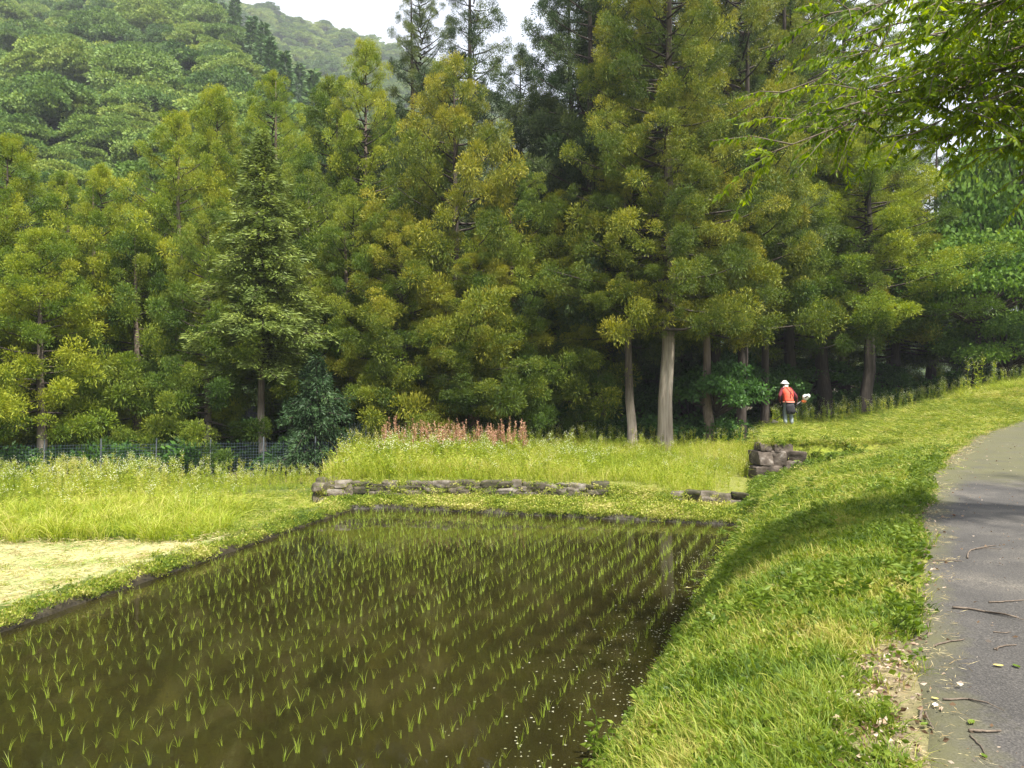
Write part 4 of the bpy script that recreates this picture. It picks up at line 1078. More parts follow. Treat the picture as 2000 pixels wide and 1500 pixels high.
for k in order[:300]:
    o = link('rice_seedling', RICE[int(rg.integers(0, 10))], loc=(pts[k, 0], pts[k, 1], WATER_Z), rotz=rg.uniform(0, 6.28), scale=(1, 1, 1))
    q = rg.uniform(.5, .8); o.scale = (q, q, q); o.rotation_euler = (rg.normal(0, .1), rg.normal(0, .1), rg.uniform(0, 6.28))
    tag(o, 'young green rice seedling standing in the near half of the flooded paddy', 'rice seedling', 'rice seedlings in the paddy')
k = order[300:]
scatter('rice_rows', np.stack([pts[k, 0], pts[k, 1], np.full(len(k), WATER_Z)], 1), rot_up(len(k), rg, .1), rg.uniform(.66, .98, len(k)) * (.8 + .28 * ss(8, 13, pts[k, 1])), pick_collection('rice_kinds', RICE), 10, rg)
print('rice', len(pts))
# flecks of leaf and duckweed floating near the bank
g = Geo(); n = 900
Y = rg.uniform(4.6, 13, n); X = XF(Y) - np.abs(rg.normal(0, .55, n)) - .02
az = rg.uniform(0, 6.28, n); L = rg.uniform(.008, .032, n)
g.kites(np.stack([X, Y, np.full(n, WATER_Z + .004)], 1), np.stack([np.cos(az), np.sin(az), 0 * az], 1), L, L * .7, rg, rg.uniform(.2, 1, n), side=np.tile((0, 0, 1.), (n, 1)) + rg.normal(0, .01, (n, 3)))
# kites() needs the side vector across the blade lying flat
g.V[-1][:, 2] = WATER_Z + .004
M['fleck'] = foliage('fleck', [(0, (.10, .13, .04)), (.5, (.17, .17, .09)), (1, (.34, .34, .26))], 0, .05)
tag(link('floating_flecks', g.mesh('floating_flecks', [M['fleck']])), kind='stuff')

# ------------------------------------------------------------------ dry-stone walls
def stone(g, c, size, yaw, rng, tint, nexp=3.2):
    k = 8
    u = np.linspace(-1, 1, k)
    for ax in range(3):
        for sg in (-1, 1):
            a, b_ = np.meshgrid(u, u, indexing='ij')
            p = np.zeros((k, k, 3)); p[..., ax] = sg; p[..., (ax + 1) % 3] = a; p[..., (ax + 2) % 3] = b_
            nrm = (np.abs(p) ** nexp).sum(-1, keepdims=True) ** (1 / nexp); p = p / nrm
            if ax == 0 and sg == -1: seed = rng.uniform(0, 50, 3); tl = rng.normal(0, .09, (3, 3))
            d = .14 * (fbm(p[..., 0] * 1.6 + seed[0], p[..., 1] * 1.6 + p[..., 2] * 1.3 + seed[1], 70) - .5) + .07 * (fbm(p[..., 2] * 4 + seed[2], p[..., 0] * 4 + p[..., 1] * 3, 71) - .5)
            q = p * (1 + d[..., None] * 1.6) + p @ tl
            q = q.reshape(-1, 3) * np.asarray(size) / 2
            cs, sn = math.cos(yaw), math.sin(yaw)
            q = np.stack([q[:, 0] * cs - q[:, 1] * sn, q[:, 0] * sn + q[:, 1] * cs, q[:, 2]], 1) + c
            ii = (np.arange(k - 1)[:, None] * k + np.arange(k - 1)[None]).ravel()
            Q = np.stack([ii, ii + k, ii + k + 1, ii + 1], 1)
            if sg < 0: Q = Q[:, ::-1]
            g.add(q, Q, tint)
def wall_run(name, label, x0, x1, hgt, smin, smax, mat, rng, curve, setback=.0, corner=False):
    g = Geo()
    z_rows = 0.0; row = 0
    while z_rows < hgt - .05:
        rh = rng.uniform(smin, smin * 1.3) * .62
        x = x0 + rng.uniform(-.1, .1)
        while x < x1:
            w = rng.uniform(smin, smax)
            y = float(curve(x + w / 2)); yaw = math.atan2(float(curve(x + w) - curve(x)), w)
            if rng.random() < .97 or row == 0:
                hh = rh * rng.uniform(.85, 1.25); zc = -2.73 + z_rows + rh / 2 + rng.normal(0, .025)
                stone(g, np.array((x + w / 2, y + .10 + setback * row + rng.normal(0, .025), zc)), (w * 1.16, rng.uniform(.30, .36), hh * 1.35), yaw + rng.normal(0, .05), rng, rng.uniform(0, 1), 8.0)
            x += w * .97
        z_rows += rh * .95; row += 1
    return tag(link(name, g.mesh(name, [M[mat]], True)), label, 'stone wall')
rw = np.random.default_rng(800)
lw = wall_run('stone_wall', 'long low dry-stone wall holding up the overgrown field behind the paddy', -4.30, 2.05, .42, .17, .40, 'stone', rw, lambda x: YW(x) - .06, .03)
# the left end turns the corner with rounder piled stones
g = Geo()
for q in range(26):
    u_ = rw.uniform(0, 1)
    stone(g, np.array((-4.42 + rw.normal(0, .05) + .05 * u_, 17.55 + 1.6 * u_, -2.66 + rw.uniform(0, .34))), rw.uniform(.2, .34, 3), rw.uniform(0, 3), rw, rw.uniform(.2, .9), 4.0)
link('corner_stones', g.mesh('corner_stones', [M['stone']], True), lw)
wall_run('stone_wall', 'short low stone wall at the right end of the field, beside the grassy bank', 3.45, 5.05, .36, .18, .38, 'stone', rw, lambda x: YW(x) - .06, .03)
# tall corner of squared stones under the man's terrace
g = Geo()
def big_row(z0, z1, xs, yfront, rng):
    for a, b_ in zip(xs[:-1], xs[1:]):
        stone(g, np.array(((a + b_) / 2, yfront + .28 + rng.normal(0, .02), (z0 + z1) / 2)), ((b_ - a) * 1.03, .62, (z1 - z0) * 1.14), rng.normal(0, .04), rng, rng.uniform(.1, .8), 10.0)
big_row(-3.05, -2.66, [6.28, 6.98, 7.4], 19.86, rw)
big_row(-2.66, -2.10, [6.32, 7.02, 7.5], 19.90, rw)
big_row(-2.10, -1.78, [6.36, 6.72, 7.1, 7.65], 19.94, rw)
big_row(-1.78, -1.56, [6.44, 6.8, 7.3], 19.98, rw)
for q in range(16):     # the side of the terrace going back
    y = 20.5 + q * .55
    for z0 in (-2.6, -2.25, -1.95):
        stone(g, np.array((XF(y) + .06 + .03 * (z0 + 2.4), y + rw.normal(0, .05), z0 + .18)), (.42, .58, .38), math.atan2(-.36, 1), rw, rw.uniform(.2, .8), 4.0)
tag(link('stone_wall', g.mesh('terrace_wall', [M['stone_big']], True)), 'tall squared-stone corner of the terrace where the man stands', 'stone wall')

# ------------------------------------------------------------------ net fence in front of the wood
fo = link('net_fence', None, loc=(-10.5, 20.9, float(H(-10.5, 20.9))))
tag(fo, 'low dark blue-grey net fence on thin posts between the weeds and the cedars', 'fence')
M['net'] = surface('net', [(.3, (.03, .045, .06)), (.7, (.075, .10, .13))], 6, rough=.6, bump=0)
M['fence_post'] = surface('fence_post', [(.3, (.05, .06, .07)), (.7, (.12, .135, .15))], 9, rough=.6, bump=.1)
def fy(x): return np.interp(x, [-18, -4.5], [20.65, 22.9])
gn = Geo(); off = np.array((-10.5, 20.9, float(H(-10.5, 20.9))))
xs = np.arange(-17.5, -4.4, .075)
for x in xs:
    y = float(fy(x)); z = float(H(x, y))
    gn.tube(np.array(((x, y, z + .02), (x, y, z + 1.02))) - off, .0032, 3, cap=False)
for hz in np.arange(.04, 1.06, .085):
    xx = np.arange(-17.5, -4.3, .5); yy = fy(xx)
    gn.tube(np.stack([xx, yy, H(xx, yy) + hz + .012 * np.sin(xx * 4)], 1) - off, .0032, 3, cap=False)
link('netting', gn.mesh('netting', [M['net']]), fo)
for x in np.arange(-17.4, -4.3, 1.45):
    y = float(fy(x)); z = float(H(x, y)); gq = Geo()
    gq.tube([(0, 0, -.15), (0, 0, .6), (.01, 0, 1.16)], .019, 6)
    link('post', gq.mesh('fence_post', [M['fence_post']]), fo, (x - off[0], y - off[1] - .02, z - off[2]))

# ------------------------------------------------------------------ single weeds that stand out
WE = [(1888, 780, 27.6, 1.45, 'fleabane on the grassy rise at the right, the fuller one with a pale flat top'),
      (1914, 772, 27.8, 1.5, 'tallest fleabane on the grassy rise at the right edge'),
      (1942, 770, 28.0, 1.2, 'shorter branching fleabane to the right of the tallest one on the rise'),
      (1562, 818, 27.0, .85, 'bushy fleabane beside the engine of the brush cutter'),
      (1575, 812, 28.8, 1.0, 'fleabane right behind the brush cutter engine'),
      (1518, 818, 29.0, .8, 'fleabane just left of the man by the terrace edge'),
      (1622, 812, 28.6, .95, 'solitary fleabane right of the man, in front of the thick trunk'),
      (1640, 808, 29.2, .6, 'small fleabane right of the man, beside the solitary one'),
      (1745, 795, 29.6, .8, 'fleabane in the shade in front of the black trunk'),
      (1702, 800, 29.6, .9, 'fleabane growing out of the dark weeds right of the wide golden cedar'),
      (1770, 797, 29.8, .7, 'low fleabane at the left foot of the grassy rise')]
for k, (px, py, d, h, label) in enumerate(WE):
    X = (px - 1000) / FPX * d
    o = link('fleabane_plant', FBW[k % 5] if k > 2 else FB[(2, 4, 1)[k]], loc=(X, d, float(H(X, d)) - .02), rotz=k * 1.9, scale=(h, h, h * 1.05)); tag(o, label, 'weed', 'single fleabane plants')
X, Y = area_points(rg, 8.5, 20, 28.3, 31.5, 15, lambda X, Y: (X > XF(Y) + .2) & (X < XP(Y) - 1))
strew('terrace_back_weeds', X, Y, rg.uniform(.5, .9, len(X)), FBW + FB + G_mug[:3], rg, .12)

X = rg.uniform(6.9, 9.0, 420) ** 1.0; Y = rg.uniform(19.56, 20.15, 420)
strew('terrace_face_creepers', X, Y, rg.uniform(.7, 1.3, 420), G_creep + G_mug[:2], rg, .6)
X, Y = area_points(rg, 15.5, 24, 27, 31, 30, lambda X, Y: (X < XP(Y) - 1.0) & (H(X, Y) > -.62))
strew('rise_tall_grass', X, Y, rg.uniform(.4, .75, len(X)), G_mid + G_tall[:2], rg, .2)
# broad-leaved weed at the paddy's near corner
g = Geo(); r_ = np.random.default_rng(91)
for q in range(3):
    b_ = r_.normal(0, .03, 2); hh = (.34, .26, .22)[q]
    g.tube([(b_[0], b_[1], -.12), (b_[0] + .01, b_[1], hh * .5), (b_[0] + .03 * q, b_[1] - .02, hh)], .005, 5, .4, cap=False)
    n = 7; s = np.linspace(.3, 1, n); az = np.arange(n) * 2.4 + q
    D = np.stack([np.cos(az), np.sin(az), np.full(n, .25)], 1); up = np.tile((0, 0, 1.), (n, 1))
    g.kites(np.stack([b_[0] + 0 * s, b_[1] + 0 * s, s * hh], 1), D, .13 - .05 * s, .055 - .02 * s, r_, r_.uniform(.4, .8, n), side=np.cross(unit(D), up), fold=.12)
pw = P(1158, 1470, 5.7)
tag(link('water_weed', g.mesh('water_weed', [M['weed']]), loc=(float(XF(5.7)) - .05, 5.7, WATER_Z)), 'broad-leaved green weed rooted at the water edge at the bottom of the photo', 'weed')
# pale dead stalk leaning on the left bund
g = Geo(); r_ = np.random.default_rng(93)
g.tube([(0, 0, 0), (-.03, 0, .10), (-.10, .02, .22)], (.012, .010, .006), 5, .9, cap=True)
g.kites([(-.10, .02, .21), (-.05, 0, .14), (-.12, .02, .2)], [(-1, .1, .3), (.6, 0, .5), (-.3, .1, 1)], (.13, .10, .09), (.03, .025, .02), r_, .9)
p_ = P(386, 1096, 12.2)
tag(link('dead_stalk', g.mesh('dead_stalk', [M['straw']]), loc=(p_[0], p_[1], WATER_Z + .02)), 'pale dry bent stalk at the mud edge of the left bund', 'dry stalk')

# ------------------------------------------------------------------ twigs and leaves on the path
def on_path(px, py):
    d = 4.0
    for _ in range(40):
        X = (px - 1000) / FPX * d
        d = float(H(X, d)) * FPX / (750 - py)
        d = min(max(d, 1.5), 40)
    X = (px - 1000) / FPX * d
    return np.array((X, d, float(H(X, d)) + .016))
TW = [([(1860, 1193), (1900, 1196), (1950, 1205), (1985, 1212)], .011, 'longest grey stick across the middle of the path'),
      ([(1890, 1095), (1893, 1080), (1915, 1074), (1945, 1070)], .009, 'hooked thin stick in the upper middle of the path'),
      ([(1822, 1100), (1850, 1099), (1880, 1101)], .007, 'straight thin twig left of the hooked stick at the path edge'),
      ([(1823, 1268), (1850, 1260), (1884, 1256)], .008, 'dark curved twig below the longest stick near the grass'),
      ([(1842, 1374), (1890, 1373), (1928, 1380)], .007, 'forked pale twig in the lower part of the path'),
      ([(1893, 1436), (1920, 1438), (1955, 1437)], .010, 'short dark stick near the bottom of the photo'),
      ([(1797, 1418), (1799, 1403), (1802, 1388)], .010, 'stubby pale stick standing end-on by the leaf litter'),
      ([(1808, 1400), (1814, 1416), (1823, 1432)], .007, 'small brown stick beside the stubby pale one'),
      ([(1942, 1274), (1962, 1268), (1985, 1266)], .007, 'short twig at the right edge below the longest stick'),
      ([(1932, 1182), (1965, 1181), (2000, 1178)], .008, 'broken brown twig lying just above the longest stick'),
      ([(1812, 1250), (1816, 1236), (1811, 1222)], .009, 'bent stub of twig at the grassy edge of the path'),
      ([(1895, 1445), (1915, 1465), (1926, 1482)], .005, 'thin rootlet below the short dark stick'),
      ([(1780, 1258), (1800, 1250), (1812, 1240)], .006, 'twig half buried in the straw at the verge'),
      ([(1938, 1240), (1960, 1242), (1975, 1241)], .005, 'faint thin twig between the longest stick and the right edge')]
for k, (pp, rad, label) in enumerate(TW):
    W = np.array([on_path(*q) for q in pp]); W[:, 2] += rad * .7
    c0 = W[0].copy(); g = Geo()
    s = np.linspace(0, len(W) - 1, 9); PW = np.stack([np.interp(s, np.arange(len(W)), W[:, j]) for j in range(3)], 1) - c0
    PW += np.random.default_rng(k).normal(0, rad * .35, PW.shape) * (1, 1, .3)
    g.tube(PW, np.linspace(rad, rad * .55, 9) * .75, 6)
    if k in (0, 4, 1):
        g.tube([PW[4], PW[4] + (PW[6] - PW[4]) * .6 + (.03, -.05, .01), PW[4] + (PW[7] - PW[4]) * .8 + (.05, -.11, .0)], (rad * .5, rad * .4, rad * .2), 5)
    tag(link('fallen_twig', g.mesh('fallen_twig', [M['twig']], True), loc=c0), label, 'twig', 'twigs lying on the path')
LV = [(1863, 1011, .10, 0, 'large curled brown dead leaf far up the path'), (1950, 1308, .075, 1, 'yellowish leaf on the right part of the path'), (1985, 1309, .075, 2, 'green leaf sprig near the right edge of the path'),
      (1827, 1388, .07, 3, 'whitish folded leaf beside the stubby stick'), (1897, 1420, .08, 2, 'wilted green leaf above the short dark stick'), (1805, 1424, .07, 2, 'pale green leaf at the foot of the stubby stick'), (1826, 1373, .05, 1, 'small yellow leaf above the whitish folded one'), (1922, 1487, .06, 2, 'green leaf near the lower edge of the photo')]
LM = [foliage('leaf_brown', [(0, (.10, .05, .03)), (1, (.22, .11, .06))], 0, .05), foliage('leaf_yellow', [(0, (.42, .36, .10)), (1, (.55, .46, .16))], 0, .1), M['weed'], foliage('leaf_pale', [(0, (.5, .46, .42)), (1, (.66, .60, .56))], 0, .05)]
for k, (px, py, L, mi, label) in enumerate(LV):
    c0 = on_path(px, py); r_ = np.random.default_rng(40 + k); g = Geo()
    for q in range(1 if mi in (1, 3) else 2):
        L = L * .66; az = r_.uniform(0, 6.28); n = 7; s = np.linspace(0, 1, n); w = L * .55 * np.sin(np.pi * np.clip(s * .94 + .03, 0, 1)) ** .8
        dr = np.array((math.cos(az), math.sin(az))); pr = np.array((-dr[1], dr[0])); curl = L * (.35 if mi in (0, 3) else .18)
        rows = []
        for si, wi in zip(s, w):
            base = dr * (si - .5) * L
            for t_ in (-1, -.5, 0, .5, 1):
                rows.append((base[0] + pr[0] * t_ * wi / 2, base[1] + pr[1] * t_ * wi / 2, .006 + curl * (t_ * t_ * .45 + (si - .5) ** 2 * .6)))
        ii = (np.arange(n - 1)[:, None] * 5 + np.arange(4)[None]).ravel()
        g.add(rows, np.stack([ii, ii + 1, ii + 6, ii + 5], 1), .5)
    tag(link('fallen_leaf', g.mesh('fallen_leaf', [LM[mi]], True), loc=c0), label, 'leaf', 'single leaves on the path')
# drifts of dead leaves at the verge
g = Geo(); n = 620
cx = rg.normal(0, 1, n); 
Yl = np.where(rg.random(n) < .75, rg.uniform(2.9, 4.35, n), rg.uniform(4.3, 9, n)); Xl = XP(Yl) - .08 + rg.normal(0, .11, n) - .10 * (Yl < 4.3)
az = rg.uniform(0, 6.28, n); L = rg.uniform(.015, .042, n)
D = np.stack([np.cos(az), np.sin(az), rg.normal(0, .25, n)], 1); up = np.stack([rg.normal(0, .35, n), rg.normal(0, .35, n), np.ones(n)], 1)
g.kites(np.stack([Xl, Yl, H(Xl, Yl) + rg.uniform(.02, .06, n)], 1), D, L, L * .62, rg, rg.beta(1.4, 1.0, n), side=np.cross(unit(D), up), fold=.2, mid=.5)
tag(link('leaf_litter', g.mesh('leaf_litter', [M['dead_leaf']])), kind='stuff')
g = Geo(); n = 900
Yl = rg.uniform(2.8, 17, n); Xl = XP(Yl) + rg.uniform(0, 1, n) ** 2.6 * np.minimum(PATH_W, .70 * Yl + .4 - XP(Yl)).clip(.2, 9)
az = rg.uniform(0, 6.28, n); L = rg.uniform(.008, .035, n)
D = np.stack([np.cos(az), np.sin(az), rg.normal(0, .12, n)], 1); up = np.stack([rg.normal(0, .2, n), rg.normal(0, .2, n), np.ones(n)], 1)
g.kites(np.stack([Xl, Yl, H(Xl, Yl) + .021], 1), D, L, L * rg.uniform(.15, .7, n), rg, rg.uniform(0, 1, n), side=np.cross(unit(D), up), mid=.5)
tag(link('path_litter', g.mesh('path_litter', [M['dead_leaf']])), kind='stuff')

# ------------------------------------------------------------------ the man cutting grass
def plain(name, col, rough=.8, spec=.3, metal=0.0, scale=14, var=.18):
    c = np.array(col)
    return surface(name, [(.3, tuple(c * (1 - var))), (.7, tuple(c * (1 + var)))], scale, rough=rough, bump=.15, spec=spec)
M['skin'] = plain('skin', (.48, .29, .20), .55)
M['jacket'] = plain('jacket', (.13, .02, .03), .85)
M['vest'] = plain('vest', (.78, .10, .055), .7)
M['vest_trim'] = plain('vest_trim', (.82, .34, .26), .7)
M['trousers'] = plain('trousers', (.24, .28, .29), .9)
M['black_cloth'] = plain('black_cloth', (.022, .022, .026), .85)
M['boot'] = plain('boot', (.10, .10, .095), .6)
M['white_cloth'] = plain('white_cloth', (.78, .77, .74), .85)
M['glove'] = plain('glove', (.035, .035, .06), .8)
M['strap'] = plain('strap', (.035, .014, .018), .8)
M['metal'] = plain('metal', (.10, .09, .085), .4, .5)
M['engine_white'] = plain('engine_white', (.74, .72, .68), .45)
M['engine_orange'] = plain('engine_orange', (.75, .20, .06), .45)
M['guard'] = plain('guard', (.62, .52, .46), .6)

def skin(name, chains, mat, parent, levels=2):
    verts = []; rad = []; idx = {}; edges = []
    for ch in chains:
        prev = None
        for x, y, z, r in ch:
            key = (round(x, 4), round(y, 4), round(z, 4))
            if key not in idx: idx[key] = len(verts); verts.append((x, y, z)); rad.append(r)
            if prev is not None: edges.append((prev, idx[key]))
            prev = idx[key]
    me = bpy.data.meshes.new(name); me.from_pydata(verts, edges, []); me.materials.append(mat)
    o = link(name, me, parent)
    md = o.modifiers.new('skin', 'SKIN'); md.use_smooth_shade = True
    if not me.skin_vertices: me.attributes  # the modifier makes the layer
    for i, sv in enumerate(me.skin_vertices[0].data):
        q = rad[i]; sv.radius = q if isinstance(q, tuple) else (q, q); sv.use_root = (i == 0)
    sd = o.modifiers.new('smooth', 'SUBSURF'); sd.levels = levels; sd.render_levels = levels
    return o
def ellipsoid(g, c, r, nu=14, nv=9, top=1.0, bottom=-1.0, mat=0):
    th = np.linspace(math.asin(bottom), math.asin(top), nv); ph = np.linspace(0, 2 * np.pi, nu, endpoint=False)
    V = np.stack([np.cos(th)[:, None] * np.cos(ph)[None], np.cos(th)[:, None] * np.sin(ph)[None], np.repeat(np.sin(th)[:, None], nu, 1)], -1)
    Q = [(i * nu + j, i * nu + (j + 1) % nu, (i + 1) * nu + (j + 1) % nu, (i + 1) * nu + j) for i in range(nv - 1) for j in range(nu)]
    g.add(V.reshape(-1, 3) * np.asarray(r) + np.asarray(c), Q, .5, mat)

MX, MY = 9.97, 27.73
mz = float(H(MX, MY)) + .0
man = link('person', None, loc=(MX, MY, mz), rotz=R(12))
tag(man, 'person in white hat, red vest and grey trousers cutting grass, seen from behind', 'person')
pel = (0, 0, .90, .12); sp = (0, .02, 1.05, .115); chs = (0, .09, 1.21, .135); uch = (0, .14, 1.33, .115)
nk = (0, .185, 1.42, .052); hb = (-.005, .21, 1.475, .062); hm_ = (-.012, .235, 1.54, .088); ht = (-.012, .235, 1.60, .07)
shR = (.17, .14, 1.335, .055); elR = (.34, .05, 1.08, .042); wrR = (.445, .19, .835, .028)
shL = (-.17, .14, 1.335, .055); elL = (-.33, .06, 1.09, .042); wrL = (-.185, .235, .86, .028)
hpR = (.09, .0, .84, .085); knR = (.115, .05, .47, .058); akR = (.125, -.01, .09, .042); toR = (.14, .13, .035, .036)
hpL = (-.09, .0, .84, .085); knL = (-.11, .06, .47, .058); akL = (-.12, .0, .09, .042); toL = (-.15, .14, .035, .036)
skin('body', [[pel, sp, chs, uch, nk, hb, hm_, ht], [uch, shR, elR, wrR, (.45, .23, .79, .026)], [uch, shL, elL, wrL, (-.16, .25, .82, .026)], [pel, hpR, knR, akR, toR], [pel, hpL, knL, akL, toL],
             [hm_, (-.065, .312, 1.525, .018)], [hb, (-.04, .285, 1.475, .028)], [hm_, (.07, .27, 1.535, .016)], [hm_, (-.092, .20, 1.535, .016)]], M['skin'], man)
ge = Geo()
for e in ((-.075, .285, 1.552), (-.022, .315, 1.552)): ellipsoid(ge, e, (.011, .011, .009), 8, 6)
link('eyes', ge.mesh('eyes', [M['black_cloth']], True), man)
def fat(v, k): return (v[0], v[1], v[2], v[3] * k)
skin('jacket', [[fat(pel, 1.25), fat(sp, 1.3), fat(chs, 1.2), fat(uch, 1.15), (0, .172, 1.395, .068)], [fat(uch, 1.15), fat(shR, 1.35), fat(elR, 1.4), (.43, .175, .865, .044)], [fat(uch, 1.15), fat(shL, 1.35), fat(elL, 1.4), (-.2, .22, .885, .044)]], M['jacket'], man)
skin('trousers', [[(0, 0, .93, .135), fat(hpR, 1.28), fat(knR, 1.45), (.124, .0, .16, .068), (.125, -.01, .10, .07)], [(0, 0, .93, .135), fat(hpL, 1.28), fat(knL, 1.45), (-.118, .01, .16, .068), (-.12, .0, .10, .07)]], M['trousers'], man)
for a_, t_ in ((akR, toR), (akL, toL)):
    skin('boot', [[(a_[0], a_[1], .17, .058), (a_[0], a_[1] - .01, .06, .062), ((a_[0] + t_[0]) / 2, (a_[1] + t_[1]) / 2, .045, .055), (t_[0], t_[1], .04, .046)]], M['boot'], man)
# vest: a shell round the back and sides with a pale hem, dark harness straps across it
def shell(name, rings, mat, a0, a1, n=18, thick=.012):
    """rings: (cx, cy, z, rx, ry); angles a0..a1 run from the man's right (0) round his back (-90)"""
    g = Geo(); a = np.linspace(R(a0), R(a1), n); V = []
    for cx, cy, z, rx, ry in rings: V.append(np.stack([cx + rx * np.cos(a), cy + ry * np.sin(a), np.full(n, z)], 1))
    ii = (np.arange(len(rings) - 1)[:, None] * n + np.arange(n - 1)[None]).ravel()
    g.add(np.array(V).reshape(-1, 3), np.stack([ii, ii + 1, ii + n + 1, ii + n], 1))
    o = link(name, g.mesh(name, [mat], True), man)
    s = o.modifiers.new('cloth', 'SOLIDIFY'); s.thickness = thick
    return o
tor = [(0, .005, .885, .195, .175), (0, .01, .96, .19, .172), (0, .025, 1.05, .185, .172), (0, .06, 1.15, .19, .182), (0, .09, 1.24, .20, .185), (0, .125, 1.33, .19, .165), (0, .15, 1.385, .14, .12), (0, .165, 1.415, .085, .08)]
shell('vest', tor, M['vest'], 20, -200, 24)
shell('vest_hem', [(0, .004, .862, .202, .182), (0, .006, .90, .201, .181)], M['vest_trim'], 20, -200, 24)
gs = Geo()
def on_back(a, k):
    i = int(k); f = k - i; A = np.array(tor[i]) * (1 - f) + np.array(tor[min(i + 1, 7)]) * f
    return (A[0] + (A[3] + .012) * math.cos(R(a)), A[1] + (A[4] + .012) * math.sin(R(a)), A[2])
gs.tube([on_back(-118, 6.6), on_back(-108, 5.4), on_back(-92, 4.2), on_back(-72, 3), on_back(-55, 1.6), on_back(-42, .6)], .022, 6)
gs.tube([on_back(-62, 6.6), on_back(-66, 5.4), on_back(-78, 4.2), on_back(-92, 3.2), on_back(-98, 1.6)], .018, 6)
gs.tube([on_back(-60, 6.6), on_back(-50, 5), on_back(-38, 3), on_back(-30, 1)], .014, 6)
link('harness', gs.mesh('harness', [M['strap']], True), man)
# black waist cloth hanging to the knees, its flap swung out on the right
shell('waist_cloth', [(.0, .0, .86, .188, .165), (.01, -.01, .72, .20, .175), (.03, -.02, .58, .21, .18), (.03, -.02, .46, .19, .165)], M['black_cloth'], 8, -150, 18, .015)
g = Geo(); g.add([(.18, -.04, .70), (.20, .04, .74), (.39, .05, .50), (.36, -.05, .48), (.19, -.08, .54), (.2, .04, .52), (.37, .045, .47), (.345, -.05, .45)], [(0, 1, 2, 3), (4, 7, 6, 5), (0, 3, 7, 4), (1, 5, 6, 2), (0, 4, 5, 1), (3, 2, 6, 7)])
o = link('cloth_flap', g.mesh('cloth_flap', [M['black_cloth']]), man); o.modifiers.new('smooth', 'SUBSURF').render_levels = 2
# sun hat with a band, neck towel
g = Geo(); ellipsoid(g, (-.012, .235, 1.575), (.102, .115, .088), 18, 7, 1, 0)
a = np.linspace(0, 2 * np.pi, 20, endpoint=False)
V = np.vstack([np.stack([-.012 + rx * np.cos(a), .235 + ry * np.sin(a), zz + .012 * np.cos(2 * a)], 1) for rx, ry, zz in ((.102, .115, 1.578), (.13, .145, 1.565), (.155, .172, 1.545), (.15, .166, 1.537))])
g.add(V, [(i * 20 + j, i * 20 + (j + 1) % 20, (i + 1) * 20 + (j + 1) % 20, (i + 1) * 20 + j) for i in range(3) for j in range(20)])
hat = link('hat', g.mesh('hat', [M['white_cloth']], True), man)
g = Geo(); g.tube(np.stack([-.012 + .104 * np.cos(a), .235 + .117 * np.sin(a), 1.588 + 0 * a], 1)[list(range(20)) + [0]], .008, 5, cap=False)
link('hat_band', g.mesh('hat_band', [M['black_cloth']], True), hat)
skin('neck_towel', [[(.06, .14, 1.46, .03), (0, .10, 1.45, .035), (-.07, .13, 1.455, .034), (-.10, .17, 1.42, .03), (-.11, .12, 1.35, .026)]], M['white_cloth'], man, 1)
g = Geo()
for sx in (-1, 1): ellipsoid(g, (-.012 + sx * .075, .17, 1.50), (.022, .03, .035), 8, 6)
link('hair', g.mesh('hair', [M['boot']], True), man)

# gloves: a palm and five bent fingers closed on what they hold
def glove(center, axis, away, parent):
    """fingers wrap round a bar through 'center' along 'axis'; 'away' points from the bar to the wrist"""
    ax = unit(np.array(axis)); w = unit(np.array(away) - ax * np.dot(away, ax)); s = np.cross(ax, w); c = np.array(center)
    g = Geo()
    g.tube([c + w * .085 - ax * .0, c + w * .06, c + w * .032], (.030, .038, .036), 8)
    for q in range(4):
        o_ = c + ax * (.030 - .020 * q); rr = .026; L = (.92, 1.05, 1.0, .8)[q]
        ang = np.linspace(.55, .55 + 3.7 * L, 6)
        g.tube([o_ + (w * math.cos(t) + s * math.sin(t)) * rr for t in ang], np.linspace(.0098, .0072, 6), 6)
    ang = np.linspace(-.4, -2.3, 5)
    g.tube([c + ax * (.040 + .006 * k_) + (w * math.cos(t) + s * math.sin(t)) * .028 for k_, t in enumerate(ang)], np.linspace(.0115, .0085, 5), 6)
    return g
E = np.array((.60, .22, .95)); Hd = np.array((-.47, .67, .06))
sh = lambda t: E + (Hd - E) * t
c12, s12 = math.cos(R(-12)), math.sin(R(-12))
def loc(v): return np.array((v[0] * c12 - v[1] * s12, v[0] * s12 + v[1] * c12, v[2]))
gripL = np.array((-.21, .235, .84)); gripR = sh(.16)
link('glove', glove(loc(gripR), loc(Hd - E), np.array(wrR[:3]) - loc(gripR), man).mesh('glove', [M['glove']], True), man)
link('glove', glove(loc(gripL), loc(np.array((-.10, -.06, .04))), np.array(wrL[:3]) - loc(gripL), man).mesh('glove', [M['glove']], True), man)

cut = link('brush_cutter', None, loc=(MX, MY, mz))
tag(cut, 'brush cutter held by the man, shaft down left, pale engine at right', 'brush cutter')
g = Geo(); g.tube([sh(0), sh(.5), sh(.985)], .018, 8); link('shaft', g.mesh('shaft', [M['metal']], True), cut)
g = Geo(); g.tube([sh(.42), sh(.42) + (-.05, -.03, .07), (-.05, .33, .72), (-.13, .28, .81), gripL + (-.06, -.035, .02)], .011, 7); link('handle_bar', g.mesh('handle_bar', [M['metal']], True), cut)
dv = unit(E - Hd)
g = Geo(); ellipsoid(g, E + dv * .11 + (0, 0, .03), (.12, .10, .115), 14, 9); ellipsoid(g, E + dv * .23 + (0, 0, .0), (.07, .085, .085), 12, 8)
en = link('engine', g.mesh('engine', [M['engine_white']], True), cut)
g = Geo(); ellipsoid(g, E + dv * .04 + (0, 0, -.07), (.095, .075, .06), 12, 8); link('fuel_tank', g.mesh('fuel_tank', [M['engine_orange']], True), en)
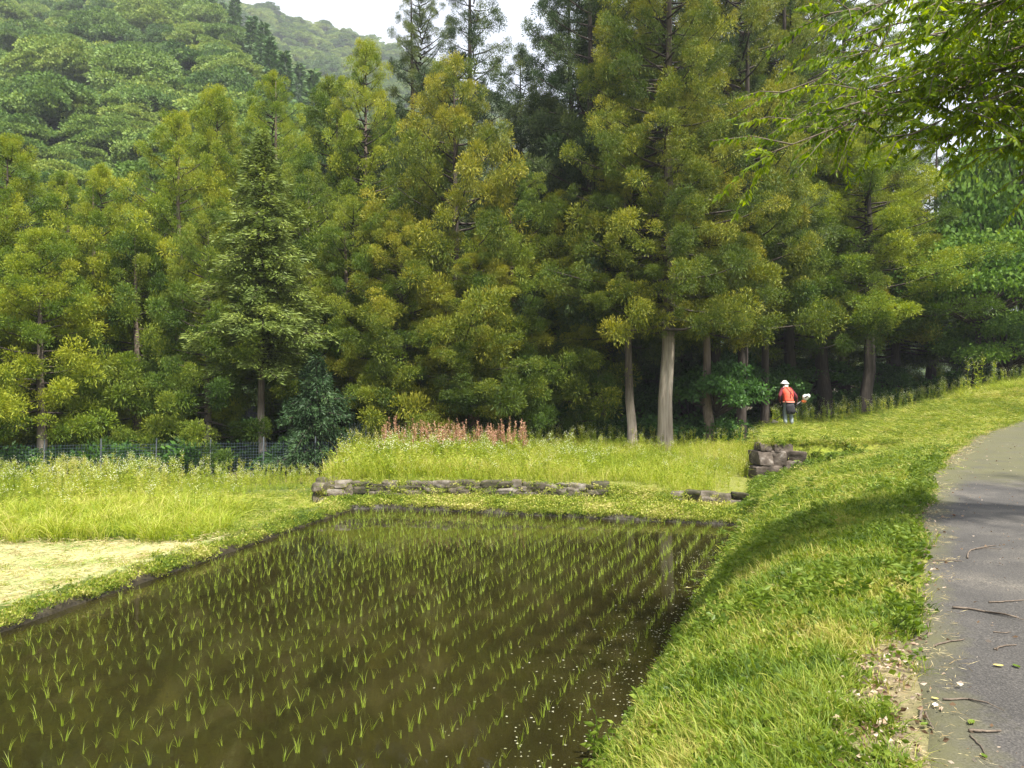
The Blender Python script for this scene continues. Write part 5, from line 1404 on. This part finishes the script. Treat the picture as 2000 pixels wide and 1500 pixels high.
g = Geo(); g.tube([E + dv * .05 + (0, -.07, .05), E + dv * .15 + (0, -.13, .06)], (.035, .03), 8); link('muffler', g.mesh('muffler', [M['metal']], True), en)
g = Geo(); c = sh(.90)
a = np.linspace(R(-30), R(110), 10); rim = [(c + np.array((.22 * math.cos(t) + .0, -.20 * math.sin(t) * .8, -.01))) for t in a]
V = np.vstack([[c + (0, 0, .09)] * 10, rim, np.array(rim) - (0, 0, .05)])
g.add(V, [(k_ * 10 + i, k_ * 10 + i + 1, (k_ + 1) * 10 + i + 1, (k_ + 1) * 10 + i) for k_ in range(2) for i in range(9)])
o = link('blade_guard', g.mesh('blade_guard', [M['guard']], True), cut); o.modifiers.new('shell', 'SOLIDIFY').thickness = .008
g = Geo(); n = 24; a = np.arange(n) * 2 * np.pi / n; rr = np.where(np.arange(n) % 2 == 0, .125, .105)
V = np.vstack([np.stack([.02 * np.cos(a), .02 * np.sin(a), 0 * a + .003], 1), np.stack([rr * np.cos(a), rr * np.sin(a), 0 * a], 1), np.stack([.02 * np.cos(a), .02 * np.sin(a), 0 * a - .003], 1)]) + sh(1.0) + (0, 0, .0)
g.add(V, [(k_ * n + i, k_ * n + (i + 1) % n, (k_ + 1) * n + (i + 1) % n, (k_ + 1) * n + i) for k_ in range(2) for i in range(n)])
g.tube([sh(.97) + (0, 0, .02), sh(1.0) + (0, 0, .035), sh(1.0) - (0, 0, .02)], (.02, .032, .03), 8)
link('cutting_blade', g.mesh('cutting_blade', [M['metal']], True), cut)

# ------------------------------------------------------------------ hazy summer air
def haze(density):
    x0, x1, y0, y1, z0, z1 = -560, 560, -160, 620, -40, 300
    me = bpy.data.meshes.new('haze')
    v = [(x, y, z) for x in (x0, x1) for y in (y0, y1) for z in (z0, z1)]
    me.from_pydata(v, [], [(0, 1, 3, 2), (4, 6, 7, 5), (0, 4, 5, 1), (2, 3, 7, 6), (0, 2, 6, 4), (1, 5, 7, 3)])
    m, n, out = new_mat('haze_air')
    vol = n.nodes.new('ShaderNodeVolumePrincipled')
    vol.inputs['Color'].default_value = (.86, .91, 1, 1); vol.inputs['Density'].default_value = density; vol.inputs['Anisotropy'].default_value = .2
    n.links.new(vol.outputs[0], out.inputs['Volume'])
    me.materials.append(m)
    tag(link('haze', me), kind='stuff')
haze(.00048)
